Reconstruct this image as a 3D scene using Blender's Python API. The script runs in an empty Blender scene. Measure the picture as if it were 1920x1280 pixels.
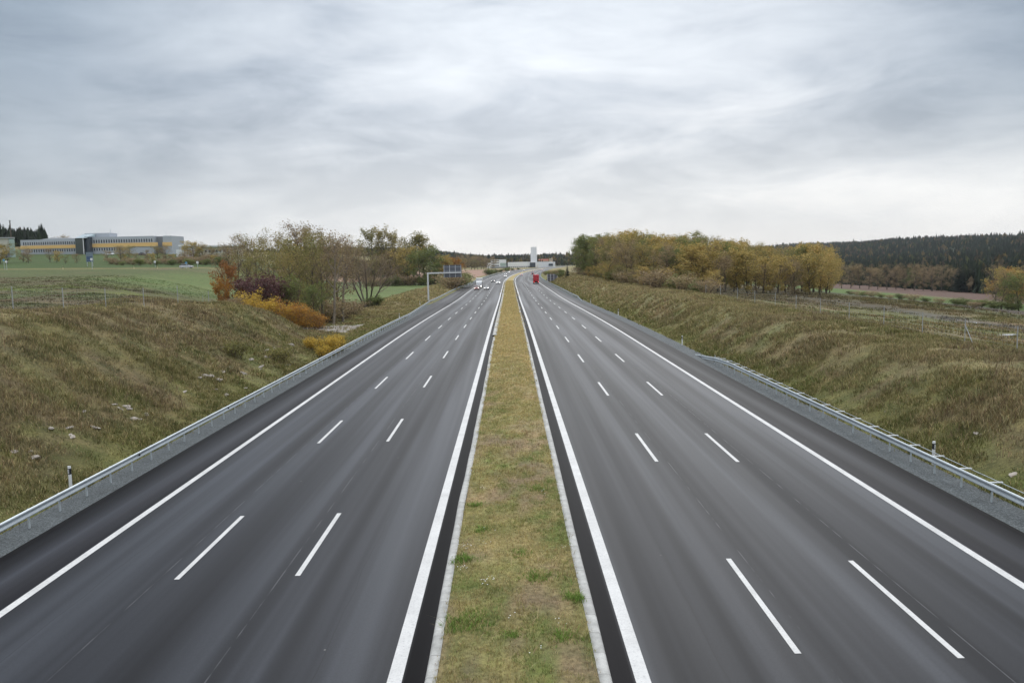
import bpy, math, random
import numpy as np
from mathutils import Vector, Matrix
random.seed(7); RNG = np.random.default_rng(7)
SC = bpy.context.scene
COL = SC.collection
PI = math.pi

# ---------------------------------------------------------------- camera
EYE = 9.2
FPX = 1519.0
cam_d = bpy.data.cameras.new('camera'); cam = bpy.data.objects.new('camera', cam_d); COL.objects.link(cam)
cam_d.sensor_width = 36.0; cam_d.lens = 36.0 * FPX / 1920.0
cam_d.clip_start = 0.2; cam_d.clip_end = 20000
pitch = -math.atan(152.0 / FPX); yaw = math.atan(2.7 / FPX); roll = 0.022
F = Vector((math.sin(yaw) * math.cos(pitch), math.cos(yaw) * math.cos(pitch), math.sin(pitch)))
R0 = F.cross(Vector((0, 0, 1))).normalized(); U0 = R0.cross(F)
Rr = R0 * math.cos(roll) - U0 * math.sin(roll); Ur = Rr.cross(F)
m = Matrix((Rr, Ur, -F)).transposed().to_4x4(); m.translation = Vector((0, 0, EYE))
cam.matrix_world = m
SC.camera = cam
SC.render.resolution_x = 1024; SC.render.resolution_y = 682

# ---------------------------------------------------------------- world: overcast sky over a Nishita sky
SUN_EL, SUN_AZ = math.radians(38), math.radians(12)     # azimuth from +Y towards +X
world = bpy.data.worlds.new('World'); SC.world = world; world.use_nodes = True
nt = world.node_tree; N = nt.nodes; L = nt.links; N.clear()
def wn(t, **k):
    n = N.new(t)
    for a, b in k.items(): setattr(n, a, b)
    return n
def wm(op, a, b=None, c=None, clamp=False):
    n = N.new('ShaderNodeMath'); n.operation = op; n.use_clamp = clamp
    for i, v in enumerate((a, b, c)):
        if v is None: continue
        if isinstance(v, (int, float)): n.inputs[i].default_value = v
        else: L.new(v, n.inputs[i])
    return n.outputs[0]
def wramp(fac, stops):
    n = N.new('ShaderNodeValToRGB'); el = n.color_ramp.elements
    while len(el) > 1: el.remove(el[-1])
    el[0].position = stops[0][0]; el[0].color = (*stops[0][1], 1)
    for p, c in stops[1:]:
        e = el.new(p); e.color = (*c, 1)
    L.new(fac, n.inputs[0]); return n.outputs[0]
def wmix(mode, fac, a, b):
    n = N.new('ShaderNodeMix'); n.data_type = 'RGBA'; n.blend_type = mode
    if isinstance(fac, (int, float)): n.inputs[0].default_value = fac
    else: L.new(fac, n.inputs[0])
    for i, v in ((6, a), (7, b)):
        if isinstance(v, tuple): n.inputs[i].default_value = (*v, 1)
        else: L.new(v, n.inputs[i])
    return n.outputs[2]
tc = wn('ShaderNodeTexCoord'); sep = wn('ShaderNodeSeparateXYZ'); L.new(tc.outputs['Generated'], sep.inputs[0])
dx, dy, dz = sep.outputs
zc = wm('MAXIMUM', dz, 0.0)
den = wm('ADD', zc, 0.14)
px_ = wm('DIVIDE', dx, den); py_ = wm('DIVIDE', dy, den)
comb = wn('ShaderNodeCombineXYZ'); L.new(px_, comb.inputs[0]); L.new(py_, comb.inputs[1])
def wnoise(scale, detail, rough, dist=0.0, off=(0, 0, 0), sc=(1, 1, 1)):
    mp = wn('ShaderNodeMapping'); mp.inputs['Location'].default_value = off; mp.inputs['Scale'].default_value = sc
    L.new(tc.outputs['Generated'], mp.inputs[0])
    n = wn('ShaderNodeTexNoise'); n.inputs['Scale'].default_value = scale; n.inputs['Detail'].default_value = detail
    n.inputs['Roughness'].default_value = rough; n.inputs['Distortion'].default_value = dist
    L.new(mp.outputs[0], n.inputs['Vector']); return n.outputs[0]
n1 = wnoise(2.0, 7, 0.55, 0.25, (3.1, 1.7, 0.3), (1.0, 1.0, 3.0))
n2 = wnoise(5.5, 8, 0.60, 0.5, (0.4, 5.2, 0), (1.0, 1.0, 3.6))
cl = wm('ADD', wm('MULTIPLY', n1, 0.62), wm('MULTIPLY', n2, 0.38))
# side darkening of the cloud deck: thick cloud left and right, thin cloud ahead
hl = wm('SQRT', wm('ADD', wm('MULTIPLY', dx, dx), wm('MULTIPLY', dy, dy)))
az = wm('SUBTRACT', wm('DIVIDE', dx, wm('MAXIMUM', hl, 0.001)), 0.03)
low = wm('SUBTRACT', 1.0, wm('DIVIDE', zc, 0.16), clamp=True)
side = wm('SUBTRACT', wm('ABSOLUTE', az), wm('MULTIPLY', wm('MULTIPLY', wm('MAXIMUM', az, 0.0), low), 0.6))
elev = wramp(zc, [(0.0, (0.80, 0.785, 0.765)), (0.05, (0.76, 0.752, 0.745)), (0.10, (0.69, 0.692, 0.70)),
                  (0.20, (0.56, 0.592, 0.635)), (0.36, (0.45, 0.50, 0.56)), (0.55, (0.95, 0.98, 1.02)), (1.0, (1.7, 1.72, 1.76))])
cr = wramp(cl, [(0.37, (0.58, 0.615, 0.66)), (0.44, (0.78, 0.805, 0.835)), (0.51, (1.0, 1.0, 1.0)), (0.58, (1.16, 1.15, 1.13)), (0.68, (1.30, 1.28, 1.25))])
# the modulation fades near the horizon
hz = wramp(zc, [(0.0, (0.3,) * 3), (0.05, (0.6,) * 3), (0.14, (1, 1, 1))])
base = wmix('MULTIPLY', hz, elev, cr)
sd = wramp(side, [(0.0, (1.12, 1.115, 1.11)), (0.27, (1.0, 1.005, 1.01)), (0.50, (0.46, 0.52, 0.58)), (0.62, (0.33, 0.39, 0.45)), (1.0, (0.8, 0.82, 0.85))])
lowgate = wramp(zc, [(0.0, (0.5,) * 3), (0.12, (0.85,) * 3), (0.3, (1, 1, 1)), (0.5, (0.25,) * 3)])
base = wmix('MULTIPLY', lowgate, base, sd)
sky = wn('ShaderNodeTexSky'); sky.sky_type = 'NISHITA'; sky.sun_disc = False
sky.sun_elevation = SUN_EL; sky.sun_rotation = SUN_AZ
bg1 = wn('ShaderNodeBackground'); bg1.inputs[1].default_value = 0.10; L.new(sky.outputs[0], bg1.inputs[0])
bg2 = wn('ShaderNodeBackground'); bg2.inputs[1].default_value = 1.0; L.new(base, bg2.inputs[0])
mx = wn('ShaderNodeMixShader'); mx.inputs[0].default_value = 0.93
L.new(bg1.outputs[0], mx.inputs[1]); L.new(bg2.outputs[0], mx.inputs[2])
wo = wn('ShaderNodeOutputWorld'); L.new(mx.outputs[0], wo.inputs[0])

# ---------------------------------------------------------------- sun behind the cloud
sl = bpy.data.lights.new('sun', 'SUN'); sl.energy = 0.7; sl.angle = math.radians(40); sl.color = (1.0, 0.97, 0.92)
so = bpy.data.objects.new('sun', sl); COL.objects.link(so)
sd_ = Vector((math.sin(SUN_AZ) * math.cos(SUN_EL), math.cos(SUN_AZ) * math.cos(SUN_EL), math.sin(SUN_EL)))
so.rotation_euler = (-sd_).to_track_quat('-Z', 'Y').to_euler()
SC.view_settings.view_transform = 'Standard'; SC.view_settings.look = 'None'
SC.view_settings.gamma = 1.0; SC.view_settings.exposure = 0.42

# ---------------------------------------------------------------- numeric helpers
def sstep(a, b, x):
    t = np.clip((x - a) / (b - a), 0, 1); return t * t * (3 - 2 * t)
def _hash(ix, iy, s):
    h = (ix.astype(np.int64) * 374761393 + iy.astype(np.int64) * 668265263 + s * 974711) & 0x7fffffff
    h = ((h ^ (h >> 13)) * 1274126177) & 0x7fffffff
    return ((h ^ (h >> 16)) & 0xffff) / 65535.0
def vnoise(x, y, s=0):
    x = np.asarray(x, float); y = np.asarray(y, float)
    ix = np.floor(x); iy = np.floor(y); fx = x - ix; fy = y - iy
    fx = fx * fx * (3 - 2 * fx); fy = fy * fy * (3 - 2 * fy)
    a = _hash(ix, iy, s); b = _hash(ix + 1, iy, s); c = _hash(ix, iy + 1, s); d = _hash(ix + 1, iy + 1, s)
    return (a * (1 - fx) + b * fx) * (1 - fy) + (c * (1 - fx) + d * fx) * fy
def fbm(x, y, s=0, o=4):
    r = 0; a = .5; t = 0
    for i in range(o):
        r = r + a * vnoise(x * 2 ** i + 17.3 * i, y * 2 ** i - 9.1 * i, s + i); t += a; a *= .55
    return r / t

# road alignment
def rc(Y):
    Y = np.minimum(np.asarray(Y, float), 1300.0); return np.where(Y > 375, (Y - 375) ** 2 / 8800.0, 0.0)
def rz(Y):
    Y = np.asarray(Y, float)
    return -1.1 * sstep(90, 240, Y) - 0.3 * sstep(240, 380, Y)
def shl(Y):   # left edge of the asphalt
    return np.interp(Y, [-100, 140, 200, 300, 400], [16.65, 16.65, 18.9, 18.9, 17.0])
def shr(Y): return np.interp(Y, [-100, 2000], [16.6, 16.6])

def terrain(X, Y, rough=True):
    X = np.asarray(X, float); Y = np.asarray(Y, float)
    u = X - rc(Y); z0 = rz(Y) - 0.06
    edge = shl(Y) + 1.55
    a = np.interp(Y, [0, 84, 95, 110, 150, 200, 300, 400, 1000], [18.2, 18.2, 20, 24, 38, 45, 50, 90, 150])
    b = np.interp(Y, [0, 62, 76, 84, 95, 110, 150, 200, 300, 400, 1000], [31, 31, 34, 38, 50, 60, 80, 95, 105, 165, 400])
    T = np.interp(Y, [0, 49, 62, 100, 280, 300, 440, 700, 1000, 5000], [7.6, 6.75, 5.95, 6.5, 9.0, 9.4, 15.6, 26, 24, 20])
    T = T + np.clip(-X - 105, 0, 400) * 0.016 * sstep(150, 280, Y)
    t = np.clip((-u - np.maximum(a, edge)) / (b - np.maximum(a, edge)), 0, 1)
    prof = 0.35 * t + 0.65 * t * t * (3 - 2 * t)
    zl = z0 + prof * (T - z0)
    # low verge mound between the left rail and the meadow far down the road
    mound = sstep(150, 210, Y) * (1 - sstep(330, 420, Y)) * np.exp(-((-u - 27.0) / 4.5) ** 2) * 1.5
    zl = zl + mound
    H = np.interp(Y, [0, 50, 165, 300, 450, 600, 900], [3.4, 3.1, 3.5, 3.7, 3.6, 3.0, 1.5])
    tr = sstep(18.2, 25.5, u)
    P = np.interp(u, [24, 30, 38, 56, 89, 128, 212, 300, 420, 600, 850, 1180, 3000, 7000],
                  [0, 0, -1.4, -3.7, -6.6, -10, -15.6, -20.5, -20, -11, 9, 36, 40, 42])
    keep = np.interp(Y, [0, 120, 220, 400, 5000], [1, 1, .55, .55, 1]); keep = np.where(u > 150, 1, np.where(u > 60, keep + (1 - keep) * (u - 60) / 90, keep))
    zr = z0 + tr * (H + P * keep)
    z = np.where(u < 0, zl, zr)
    z = z + sstep(1300, 2700, Y) * (1 - sstep(300, 900, np.abs(X))) * 11.0
    z = z + 2.5 * np.exp(-((X + 27.8) / 4.4) ** 2) * np.exp(-np.where(Y < 91, ((Y - 91) / 13) ** 2, ((Y - 91) / 6.5) ** 2))
    z = z + sstep(350, 1100, u) * (fbm(X / 420, Y / 420, 55, 3) - .5) * 34
    if rough:
        off = np.where(u < 0, -u - edge, u - 18.2)
        k = sstep(0.3, 4, off)
        z = z + k * (fbm(X / 5.0, Y / 5.0, 3) - .5) * 0.55 * (1 - sstep(30, 60, np.abs(u)) * .6) + k * (fbm(X / 1.3, Y / 1.3, 8, 3) - .5) * 0.22
    return z
def tz(x, y): return float(terrain(np.array([x]), np.array([y]))[0])
def uY(u, Y, dz=0.0): return Vector((u + float(rc(Y)), Y, float(rz(Y)) + dz))

# ---------------------------------------------------------------- object helpers
def tag(o, label=None, cat=None, group=None, kind=None):
    if label: o['label'] = label
    if cat: o['category'] = cat
    if group: o['group'] = group
    if kind: o['kind'] = kind
    return o
def thing(name, label, cat, loc=(0, 0, 0), rz_=0.0, group=None):
    o = bpy.data.objects.new(name, None); COL.objects.link(o); o.empty_display_size = .3
    o.location = loc; o.rotation_euler = (0, 0, rz_)
    return tag(o, label, cat, group)
def link(name, me, parent=None, mats=None):
    o = bpy.data.objects.new(name, me); COL.objects.link(o)
    if parent is not None: o.parent = parent
    if mats is not None and len(me.materials) == 0:
        for mm in (mats if isinstance(mats, (list, tuple)) else [mats]): me.materials.append(mm)
    return o
def npmesh(name, V, Fc, mat_idx=None, smooth=False, colors=None, uv=None):
    """V (n,3); Fc (m,k) constant size faces"""
    me = bpy.data.meshes.new(name)
    V = np.asarray(V, np.float32); Fc = np.asarray(Fc, np.int32)
    me.vertices.add(len(V)); me.vertices.foreach_set('co', V.ravel())
    k = Fc.shape[1]; me.loops.add(Fc.size); me.loops.foreach_set('vertex_index', Fc.ravel())
    me.polygons.add(len(Fc)); me.polygons.foreach_set('loop_start', np.arange(0, Fc.size, k, dtype=np.int32))
    try: me.polygons.foreach_set('loop_total', np.full(len(Fc), k, np.int32))
    except Exception: pass
    if mat_idx is not None: me.polygons.foreach_set('material_index', np.asarray(mat_idx, np.int32))
    if smooth: me.polygons.foreach_set('use_smooth', np.ones(len(Fc), bool))
    me.update(calc_edges=True)
    if colors is not None:
        ca = me.color_attributes.new('tint', 'FLOAT_COLOR', 'POINT')
        c4 = np.ones((len(V), 4), np.float32); c4[:, :3] = colors; ca.data.foreach_set('color', c4.ravel())
    if uv is not None:
        ul = me.uv_layers.new(name='UVMap'); ul.data.foreach_set('uv', np.asarray(uv, np.float32)[Fc.ravel()].ravel())
    return me
class MB:
    """collects boxes, bars, tubes and prisms into ONE mesh"""
    def __init__(s): s.v = []; s.f = []; s.mi = []
    def add(s, vs, fs, mi=0):
        n = len(s.v); s.v += [tuple(v) for v in vs]; s.f += [tuple(i + n for i in f) for f in fs]; s.mi += [mi] * len(fs); return s
    def box(s, c, d, mi=0, rot=0.0, taper=1.0, M=None):
        hx, hy, hz_ = d[0] / 2, d[1] / 2, d[2] / 2; vs = []
        for z in (-1, 1):
            k = taper if z > 0 else 1
            for x, y in ((-1, -1), (1, -1), (1, 1), (-1, 1)):
                p = Vector((x * hx * k, y * hy * k, z * hz_))
                if M is not None: p = M @ p
                elif rot: p = Matrix.Rotation(rot, 3, 'Z') @ p
                vs.append(p + Vector(c))
        return s.add(vs, [(0, 3, 2, 1), (4, 5, 6, 7), (0, 1, 5, 4), (1, 2, 6, 5), (2, 3, 7, 6), (3, 0, 4, 7)], mi)
    def tube(s, a, b, r1, r2=None, n=8, mi=0, cap=True):
        r2 = r1 if r2 is None else r2; a = Vector(a); b = Vector(b); d = (b - a).normalized()
        x = d.orthogonal().normalized(); y = d.cross(x)
        vs = [a + (x * math.cos(2 * PI * i / n) + y * math.sin(2 * PI * i / n)) * r1 for i in range(n)] + \
             [b + (x * math.cos(2 * PI * i / n) + y * math.sin(2 * PI * i / n)) * r2 for i in range(n)]
        fs = [(i, (i + 1) % n, n + (i + 1) % n, n + i) for i in range(n)]
        if cap: fs += [tuple(range(n - 1, -1, -1)), tuple(range(n, 2 * n))]
        return s.add(vs, fs, mi)
    def prism(s, pts, ax, lo, hi, mi=0):
        """polygon pts in the plane normal to axis ax, extruded lo..hi"""
        def P(p, t):
            q = list(p); q.insert(ax, t); return q
        n = len(pts); vs = [P(p, lo) for p in pts] + [P(p, hi) for p in pts]
        fs = [(i, (i + 1) % n, n + (i + 1) % n, n + i) for i in range(n)] + [tuple(range(n - 1, -1, -1)), tuple(range(n, 2 * n))]
        return s.add(vs, fs, mi)
    def loft(s, rings, mi=0, cap=True):
        n = len(rings[0]); vs = [p for r in rings for p in r]; fs = []
        for k in range(len(rings) - 1):
            for i in range(n): fs.append((k * n + i, k * n + (i + 1) % n, (k + 1) * n + (i + 1) % n, (k + 1) * n + i))
        if cap: fs += [tuple(range(n - 1, -1, -1)), tuple(range((len(rings) - 1) * n, len(rings) * n))]
        return s.add(vs, fs, mi)
    def mesh(s, name, mats, smooth=False, bevel=0):
        me = bpy.data.meshes.new(name); me.from_pydata(s.v, [], s.f)
        for mm in (mats if isinstance(mats, (list, tuple)) else [mats]): me.materials.append(mm)
        me.polygons.foreach_set('material_index', s.mi)
        import bmesh
        bm = bmesh.new(); bm.from_mesh(me); bmesh.ops.recalc_face_normals(bm, faces=bm.faces)
        if bevel: bmesh.ops.bevel(bm, geom=list(bm.edges), offset=bevel, segments=2, affect='EDGES', clamp_overlap=True)
        bm.to_mesh(me); bm.free()
        if smooth:
            me.polygons.foreach_set('use_smooth', [True] * len(me.polygons))
            me.set_sharp_from_angle(angle=math.radians(40))
        me.update(); return me
    def build(s, name, mats, parent=None, smooth=False, bevel=0):
        return link(name, s.mesh(name, mats, smooth, bevel), parent)
KIDS = {}
def copy_tree(o, parent=None):
    """a copy of a thing, its parts and their sub-parts (shared mesh data)"""
    c = o.copy(); COL.objects.link(c)
    if parent is not None: c.parent = parent
    for ch in list(o.children): copy_tree(ch, c)
    return c

# ---------------------------------------------------------------- materials
MATS = {}
class NB:
    def __init__(s, name):
        s.m = bpy.data.materials.new(name); s.m.use_nodes = True; s.t = s.m.node_tree; s.b = s.t.nodes['Principled BSDF']
    def n(s, t, **k):
        q = s.t.nodes.new(t)
        for a, b in k.items(): setattr(q, a, b)
        return q
    def l(s, a, b): s.t.links.new(a, b)
    def math(s, op, a, b=None, c=None, clamp=False):
        q = s.n('ShaderNodeMath'); q.operation = op; q.use_clamp = clamp
        for i, v in enumerate((a, b, c)):
            if v is None: continue
            if isinstance(v, (int, float)): q.inputs[i].default_value = v
            else: s.l(v, q.inputs[i])
        return q.outputs[0]
    def noise(s, vec, scale, detail=4, rough=.55, sc=None, dist=0):
        if sc is not None:
            mp = s.n('ShaderNodeMapping'); mp.inputs['Scale'].default_value = sc; s.l(vec, mp.inputs[0]); vec = mp.outputs[0]
        q = s.n('ShaderNodeTexNoise'); q.inputs['Scale'].default_value = scale; q.inputs['Detail'].default_value = detail
        q.inputs['Roughness'].default_value = rough; q.inputs['Distortion'].default_value = dist; s.l(vec, q.inputs['Vector']); return q.outputs[0]
    def ramp(s, fac, stops, interp='LINEAR'):
        q = s.n('ShaderNodeValToRGB'); q.color_ramp.interpolation = interp; el = q.color_ramp.elements
        while len(el) > 1: el.remove(el[-1])
        def c3(c): return (c, c, c, 1) if isinstance(c, (int, float)) else (*c, 1)
        el[0].position = stops[0][0]; el[0].color = c3(stops[0][1])
        for p, c in stops[1:]: e = el.new(p); e.color = c3(c)
        s.l(fac, q.inputs[0]); return q.outputs[0]
    def mix(s, mode, fac, a, b):
        q = s.n('ShaderNodeMix'); q.data_type = 'RGBA'; q.blend_type = mode
        if isinstance(fac, (int, float)): q.inputs[0].default_value = fac
        else: s.l(fac, q.inputs[0])
        for i, v in ((6, a), (7, b)):
            if isinstance(v, tuple): q.inputs[i].default_value = (*v, 1)
            else: s.l(v, q.inputs[i])
        return q.outputs[2]
    def bump(s, h, strength, dist=.02):
        q = s.n('ShaderNodeBump'); q.inputs['Strength'].default_value = strength; q.inputs['Distance'].default_value = dist
        s.l(h, q.inputs['Height']); s.l(q.outputs[0], s.b.inputs['Normal'])
    def pos(s): return s.n('ShaderNodeNewGeometry').outputs['Position']
    def obj(s): return s.n('ShaderNodeTexCoord').outputs['Object']
    def rough(s, r): s.b.inputs['Roughness'].default_value = r
def plain(name, col, rough=.6, metal=0.0, var=.12, scale=6.0, emit=None, spec=None):
    if name in MATS: return MATS[name]
    b = NB(name); nz = b.noise(b.obj(), scale, 5, .6)
    c = b.mix('MULTIPLY', 1.0, col, b.ramp(nz, [(.3, 1 - var), (.7, 1 + var)]))
    b.l(c, b.b.inputs['Base Color']); b.rough(rough); b.b.inputs['Metallic'].default_value = metal
    if spec is not None: b.b.inputs['Specular IOR Level'].default_value = spec
    if emit: b.b.inputs['Emission Color'].default_value = (*emit[0], 1); b.b.inputs['Emission Strength'].default_value = emit[1]
    MATS[name] = b.m; return b.m

def mat_asphalt():
    b = NB('asphalt'); uv = b.n('ShaderNodeUVMap').outputs[0]
    sp = b.n('ShaderNodeSeparateXYZ'); b.l(uv, sp.inputs[0]); u = sp.outputs[0]; au = b.math('ABSOLUTE', u)
    # wheel tracks: long lengthwise bands
    band = b.noise(uv, 0.62, 3, .5, (1, .012, 1))
    band2 = b.noise(uv, 2.2, 2, .5, (1, .02, 1))
    patch = b.noise(uv, .35, 4, .6, (1, .18, 1))
    grain = b.noise(b.pos(), 46, 3, .75)
    grain2 = b.noise(b.pos(), 14, 6, .75)
    c = b.ramp(band, [(.38, (.0055, .0062, .0090)), (.5, (.0145, .0160, .0208)), (.61, (.034, .0375, .046))])
    c = b.mix('MULTIPLY', 1, c, b.ramp(band2, [(.3, .84), (.7, 1.16)]))
    c = b.mix('MULTIPLY', 1, c, b.ramp(patch, [(.3, .93), (.7, 1.07)]))
    # hard shoulder: a darker, browner mix, its colour deepened for lens corner fall-off, and the unused strip beside the median darker still
    sh = b.ramp(b.math('DIVIDE', au, 20), [(0.1285, (.12, .10, .12)), (0.1295, (1, 1, 1)), (.7045, (1, 1, 1)), (.7055, (.36, .30, .33)), (.735, (.5, .44, .46)), (.765, (1.0, .98, 1.0)), (.795, (.5, .45, .48)), (.825, (.24, .21, .23)), (.838, (.24, .21, .23)), (.85, (.8, .76, .78))])
    c = b.mix('MULTIPLY', 1, c, sh)
    # construction joints beside the lane lines
    for u0 in (6.98, 10.62):
        d = b.math('ABSOLUTE', b.math('SUBTRACT', au, u0)); j = b.math('LESS_THAN', d, .014)
        br = b.noise(uv, 1.0, 2, .5, (.2, .8, 1)); j = b.math('MULTIPLY', j, b.ramp(br, [(.42, .0), (.6, .55)]))
        c = b.mix('MIX', j, c, (.14, .14, .15))
    c = b.mix('MULTIPLY', 1, c, b.ramp(grain, [(.3, .60), (.5, 1.0), (.72, 1.55)]))
    c = b.mix('MULTIPLY', 1, c, b.ramp(grain2, [(.3, .80), (.7, 1.22)]))
    for u0, wd in ((4.72, .010), (12.4, .012)):
        sj = b.math('LESS_THAN', b.math('ABSOLUTE', b.math('SUBTRACT', b.math('ADD', au, b.math('MULTIPLY', b.noise(uv, .35, 2, .5, (0, 1, 1)), .25)), u0)), wd)
        c = b.mix('MIX', b.math('MULTIPLY', sj, .55), c, (.006, .006, .007))
    # crumbs of light grit
    vo = b.n('ShaderNodeTexVoronoi'); vo.inputs['Scale'].default_value = 1.1; b.l(b.pos(), vo.inputs['Vector'])
    sp2 = b.n('ShaderNodeSeparateColor'); b.l(vo.outputs['Color'], sp2.inputs[0])
    spot = b.math('MULTIPLY', b.math('LESS_THAN', vo.outputs['Distance'], .03), b.math('GREATER_THAN', sp2.outputs[0], .86))
    c = b.mix('MIX', b.math('MULTIPLY', spot, .6), c, (.25, .24, .22))
    b.l(c, b.b.inputs['Base Color'])
    b.l(b.ramp(band, [(.3, .58), (.7, .42)]), b.b.inputs['Roughness'])
    b.l(b.ramp(b.math('DIVIDE', au, 20), [(.1285, .04), (.1295, .20), (.7045, .20), (.7055, .09), (.76, .17), (.82, .06), (.85, .15)]), b.b.inputs['Specular IOR Level'])
    b.bump(grain, .35, .004)
    return b.m
def mat_paint():
    b = NB('road_paint'); p = b.pos()
    w = b.noise(p, 16, 6, .75); w2 = b.noise(p, .9, 5, .7)
    c = b.ramp(w, [(.30, (.34, .34, .35)), (.44, (.55, .55, .545)), (.7, (.66, .66, .645))])
    c = b.mix('MULTIPLY', 1, c, b.ramp(w2, [(.3, .80), (.65, 1.02)]))
    b.l(c, b.b.inputs['Base Color']); b.rough(.6); b.bump(w, .2, .003); return b.m
def mat_tint(name, rough=.85, mottled=True, leaf=False):
    """albedo from the 'tint' attribute, broken up by noise"""
    b = NB(name); at = b.n('ShaderNodeAttribute'); at.attribute_name = 'tint'; c = at.outputs['Color']
    if mottled:
        p = b.pos(); a = b.noise(p, .9, 6, .68); d = b.noise(p, 7, 5, .7); e = b.noise(p, .12, 4, .6)
        c = b.mix('MULTIPLY', 1, c, b.ramp(a, [(.3, (.70, .74, .72)), (.5, (1, 1, 1)), (.7, (1.28, 1.22, 1.15))]))
        c = b.mix('MULTIPLY', 1, c, b.ramp(d, [(.28, .52), (.5, 1.0), (.72, 1.45)]))
        c = b.mix('MULTIPLY', 1, c, b.ramp(e, [(.35, (.92, 1.0, .92)), (.65, (1.08, 1.0, 1.02))]))
        b.bump(b.noise(p, 5, 6, .75), .9, .12)
    b.l(c, b.b.inputs['Base Color']); b.rough(rough); b.b.inputs['Specular IOR Level'].default_value = .15
    return b.m
def mat_leaf(name, cols, trans=.25):
    """leaf colours vary from face island to island and from tree to tree"""
    b = NB(name); g = b.n('ShaderNodeNewGeometry'); oi = b.n('ShaderNodeObjectInfo')
    p = b.n('ShaderNodeTexCoord').outputs['Object']
    k = b.math('ADD', b.math('MULTIPLY', g.outputs['Random Per Island'], .42), b.math('MULTIPLY', b.noise(p, .45, 3, .6), .62))
    k = b.math('ADD', b.math('SUBTRACT', k, .04), b.math('MULTIPLY', b.math('SUBTRACT', oi.outputs['Random'], .5), .34))
    n = len(cols); c = b.ramp(k, [(.18 + .64 * i / (n - 1), cols[i]) for i in range(n)])
    b.l(c, b.b.inputs['Base Color']); b.rough(.7); b.b.inputs['Specular IOR Level'].default_value = .2
    tr = b.n('ShaderNodeBsdfTranslucent'); b.l(c, tr.inputs[0]); mxs = b.n('ShaderNodeMixShader'); mxs.inputs[0].default_value = trans
    out = b.t.nodes['Material Output']; b.l(b.b.outputs[0], mxs.inputs[1]); b.l(tr.outputs[0], mxs.inputs[2]); b.l(mxs.outputs[0], out.inputs[0])
    return b.m
def mat_gravel():
    b = NB('gravel'); p = b.pos(); vo = b.n('ShaderNodeTexVoronoi'); vo.inputs['Scale'].default_value = 22; b.l(p, vo.inputs['Vector'])
    sp = b.n('ShaderNodeSeparateColor'); b.l(vo.outputs['Color'], sp.inputs[0])
    c = b.ramp(sp.outputs[0], [(0, (.055, .067, .072)), (.5, (.105, .123, .130)), (1, (.19, .215, .225))])
    c = b.mix('MULTIPLY', 1, c, b.ramp(vo.outputs['Distance'], [(.0, 1.15), (.5, .55)]))
    c = b.mix('MULTIPLY', 1, c, b.ramp(b.noise(p, .8, 4), [(.3, .8), (.7, 1.15)]))
    b.l(c, b.b.inputs['Base Color']); b.rough(.8); b.bump(vo.outputs['Distance'], .8, .03); return b.m
def mat_kerb():
    b = NB('kerb_concrete'); uv = b.n('ShaderNodeUVMap').outputs[0]; sp = b.n('ShaderNodeSeparateXYZ'); b.l(uv, sp.inputs[0])
    fr = b.math('FRACT', sp.outputs[1]); jt = b.math('LESS_THAN', fr, .018)
    fl = b.math('FLOOR', sp.outputs[1]); wn_ = b.n('ShaderNodeTexWhiteNoise'); wn_.noise_dimensions = '1D'; b.l(fl, wn_.inputs['W'])
    p = b.pos(); c = b.ramp(b.noise(p, 3, 6, .7), [(.3, (.30, .30, .285)), (.5, (.42, .42, .40)), (.7, (.52, .52, .50))])
    c = b.mix('MULTIPLY', 1, c, b.ramp(wn_.outputs[0], [(0, .86), (1, 1.08)]))
    c = b.mix('MULTIPLY', 1, c, b.ramp(b.noise(p, 30, 4, .7), [(.3, .85), (.7, 1.1)]))
    c = b.mix('MIX', b.math('MULTIPLY', jt, .75), c, (.06, .055, .05))
    b.l(c, b.b.inputs['Base Color']); b.rough(.8); return b.m
def mat_galv():
    b = NB('galvanised_steel'); p = b.obj(); n_ = b.noise(p, 14, 4, .6); n2_ = b.noise(p, .5, 4, .6)
    c = b.mix('MULTIPLY', 1, b.ramp(n_, [(.3, (.43, .48, .51)), (.7, (.55, .60, .63))]), b.ramp(n2_, [(.3, .85), (.7, 1.08)]))
    b.l(c, b.b.inputs['Base Color']); b.b.inputs['Metallic'].default_value = .45; b.rough(.5); return b.m
M_ASPH = mat_asphalt(); M_PAINT = mat_paint(); M_GROUND = mat_tint('ground_cover'); M_BLADE = mat_tint('grass_blade', .8, False)
M_GRAVEL = mat_gravel(); M_KERB = mat_kerb(); M_GALV = mat_galv()
M_BARK = plain('bark', (.085, .068, .052), .9, var=.35, scale=3)
M_BARKP = plain('pale_bark', (.24, .20, .16), .9, var=.3, scale=3)
M_TWIG = plain('twigs', (.20, .150, .110), .9, var=.2, scale=2)
M_TWIGL = plain('pale_twigs', (.34, .26, .17), .9, var=.2, scale=2)

# ================================================================ THE GROUND
def grid_lines(*segs):
    out = []
    for a, b, st in segs: out += list(np.arange(a, b, st))
    return np.array(out)
gx_p = grid_lines((0, 15, 3), (15, 40, .8), (40, 70, 2), (70, 150, 5), (150, 400, 12), (400, 1000, 35), (1000, 7001, 250))
GX = np.concatenate([-gx_p[:0:-1], gx_p])
GY = np.concatenate([grid_lines((-120, 15, 9), (15, 130, .9), (130, 330, 2.2), (330, 620, 6), (620, 1400, 20), (1400, 9001, 160))])
XX, YY = np.meshgrid(GX, GY)          # the grid follows the road
XX = XX + rc(np.minimum(YY, 1300)); ZZ = terrain(XX, YY)
C = lambda *c: np.array(c)
OLIVE = C(.165, .150, .056); BROWNG = C(.185, .145, .076); STRAW = C(.31, .255, .135); GREEN = C(.125, .150, .038); DARKG = C(.045, .055, .02)
MEADOW = C(.135, .175, .062); PLOUGH = C(.26, .165, .125)
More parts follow.
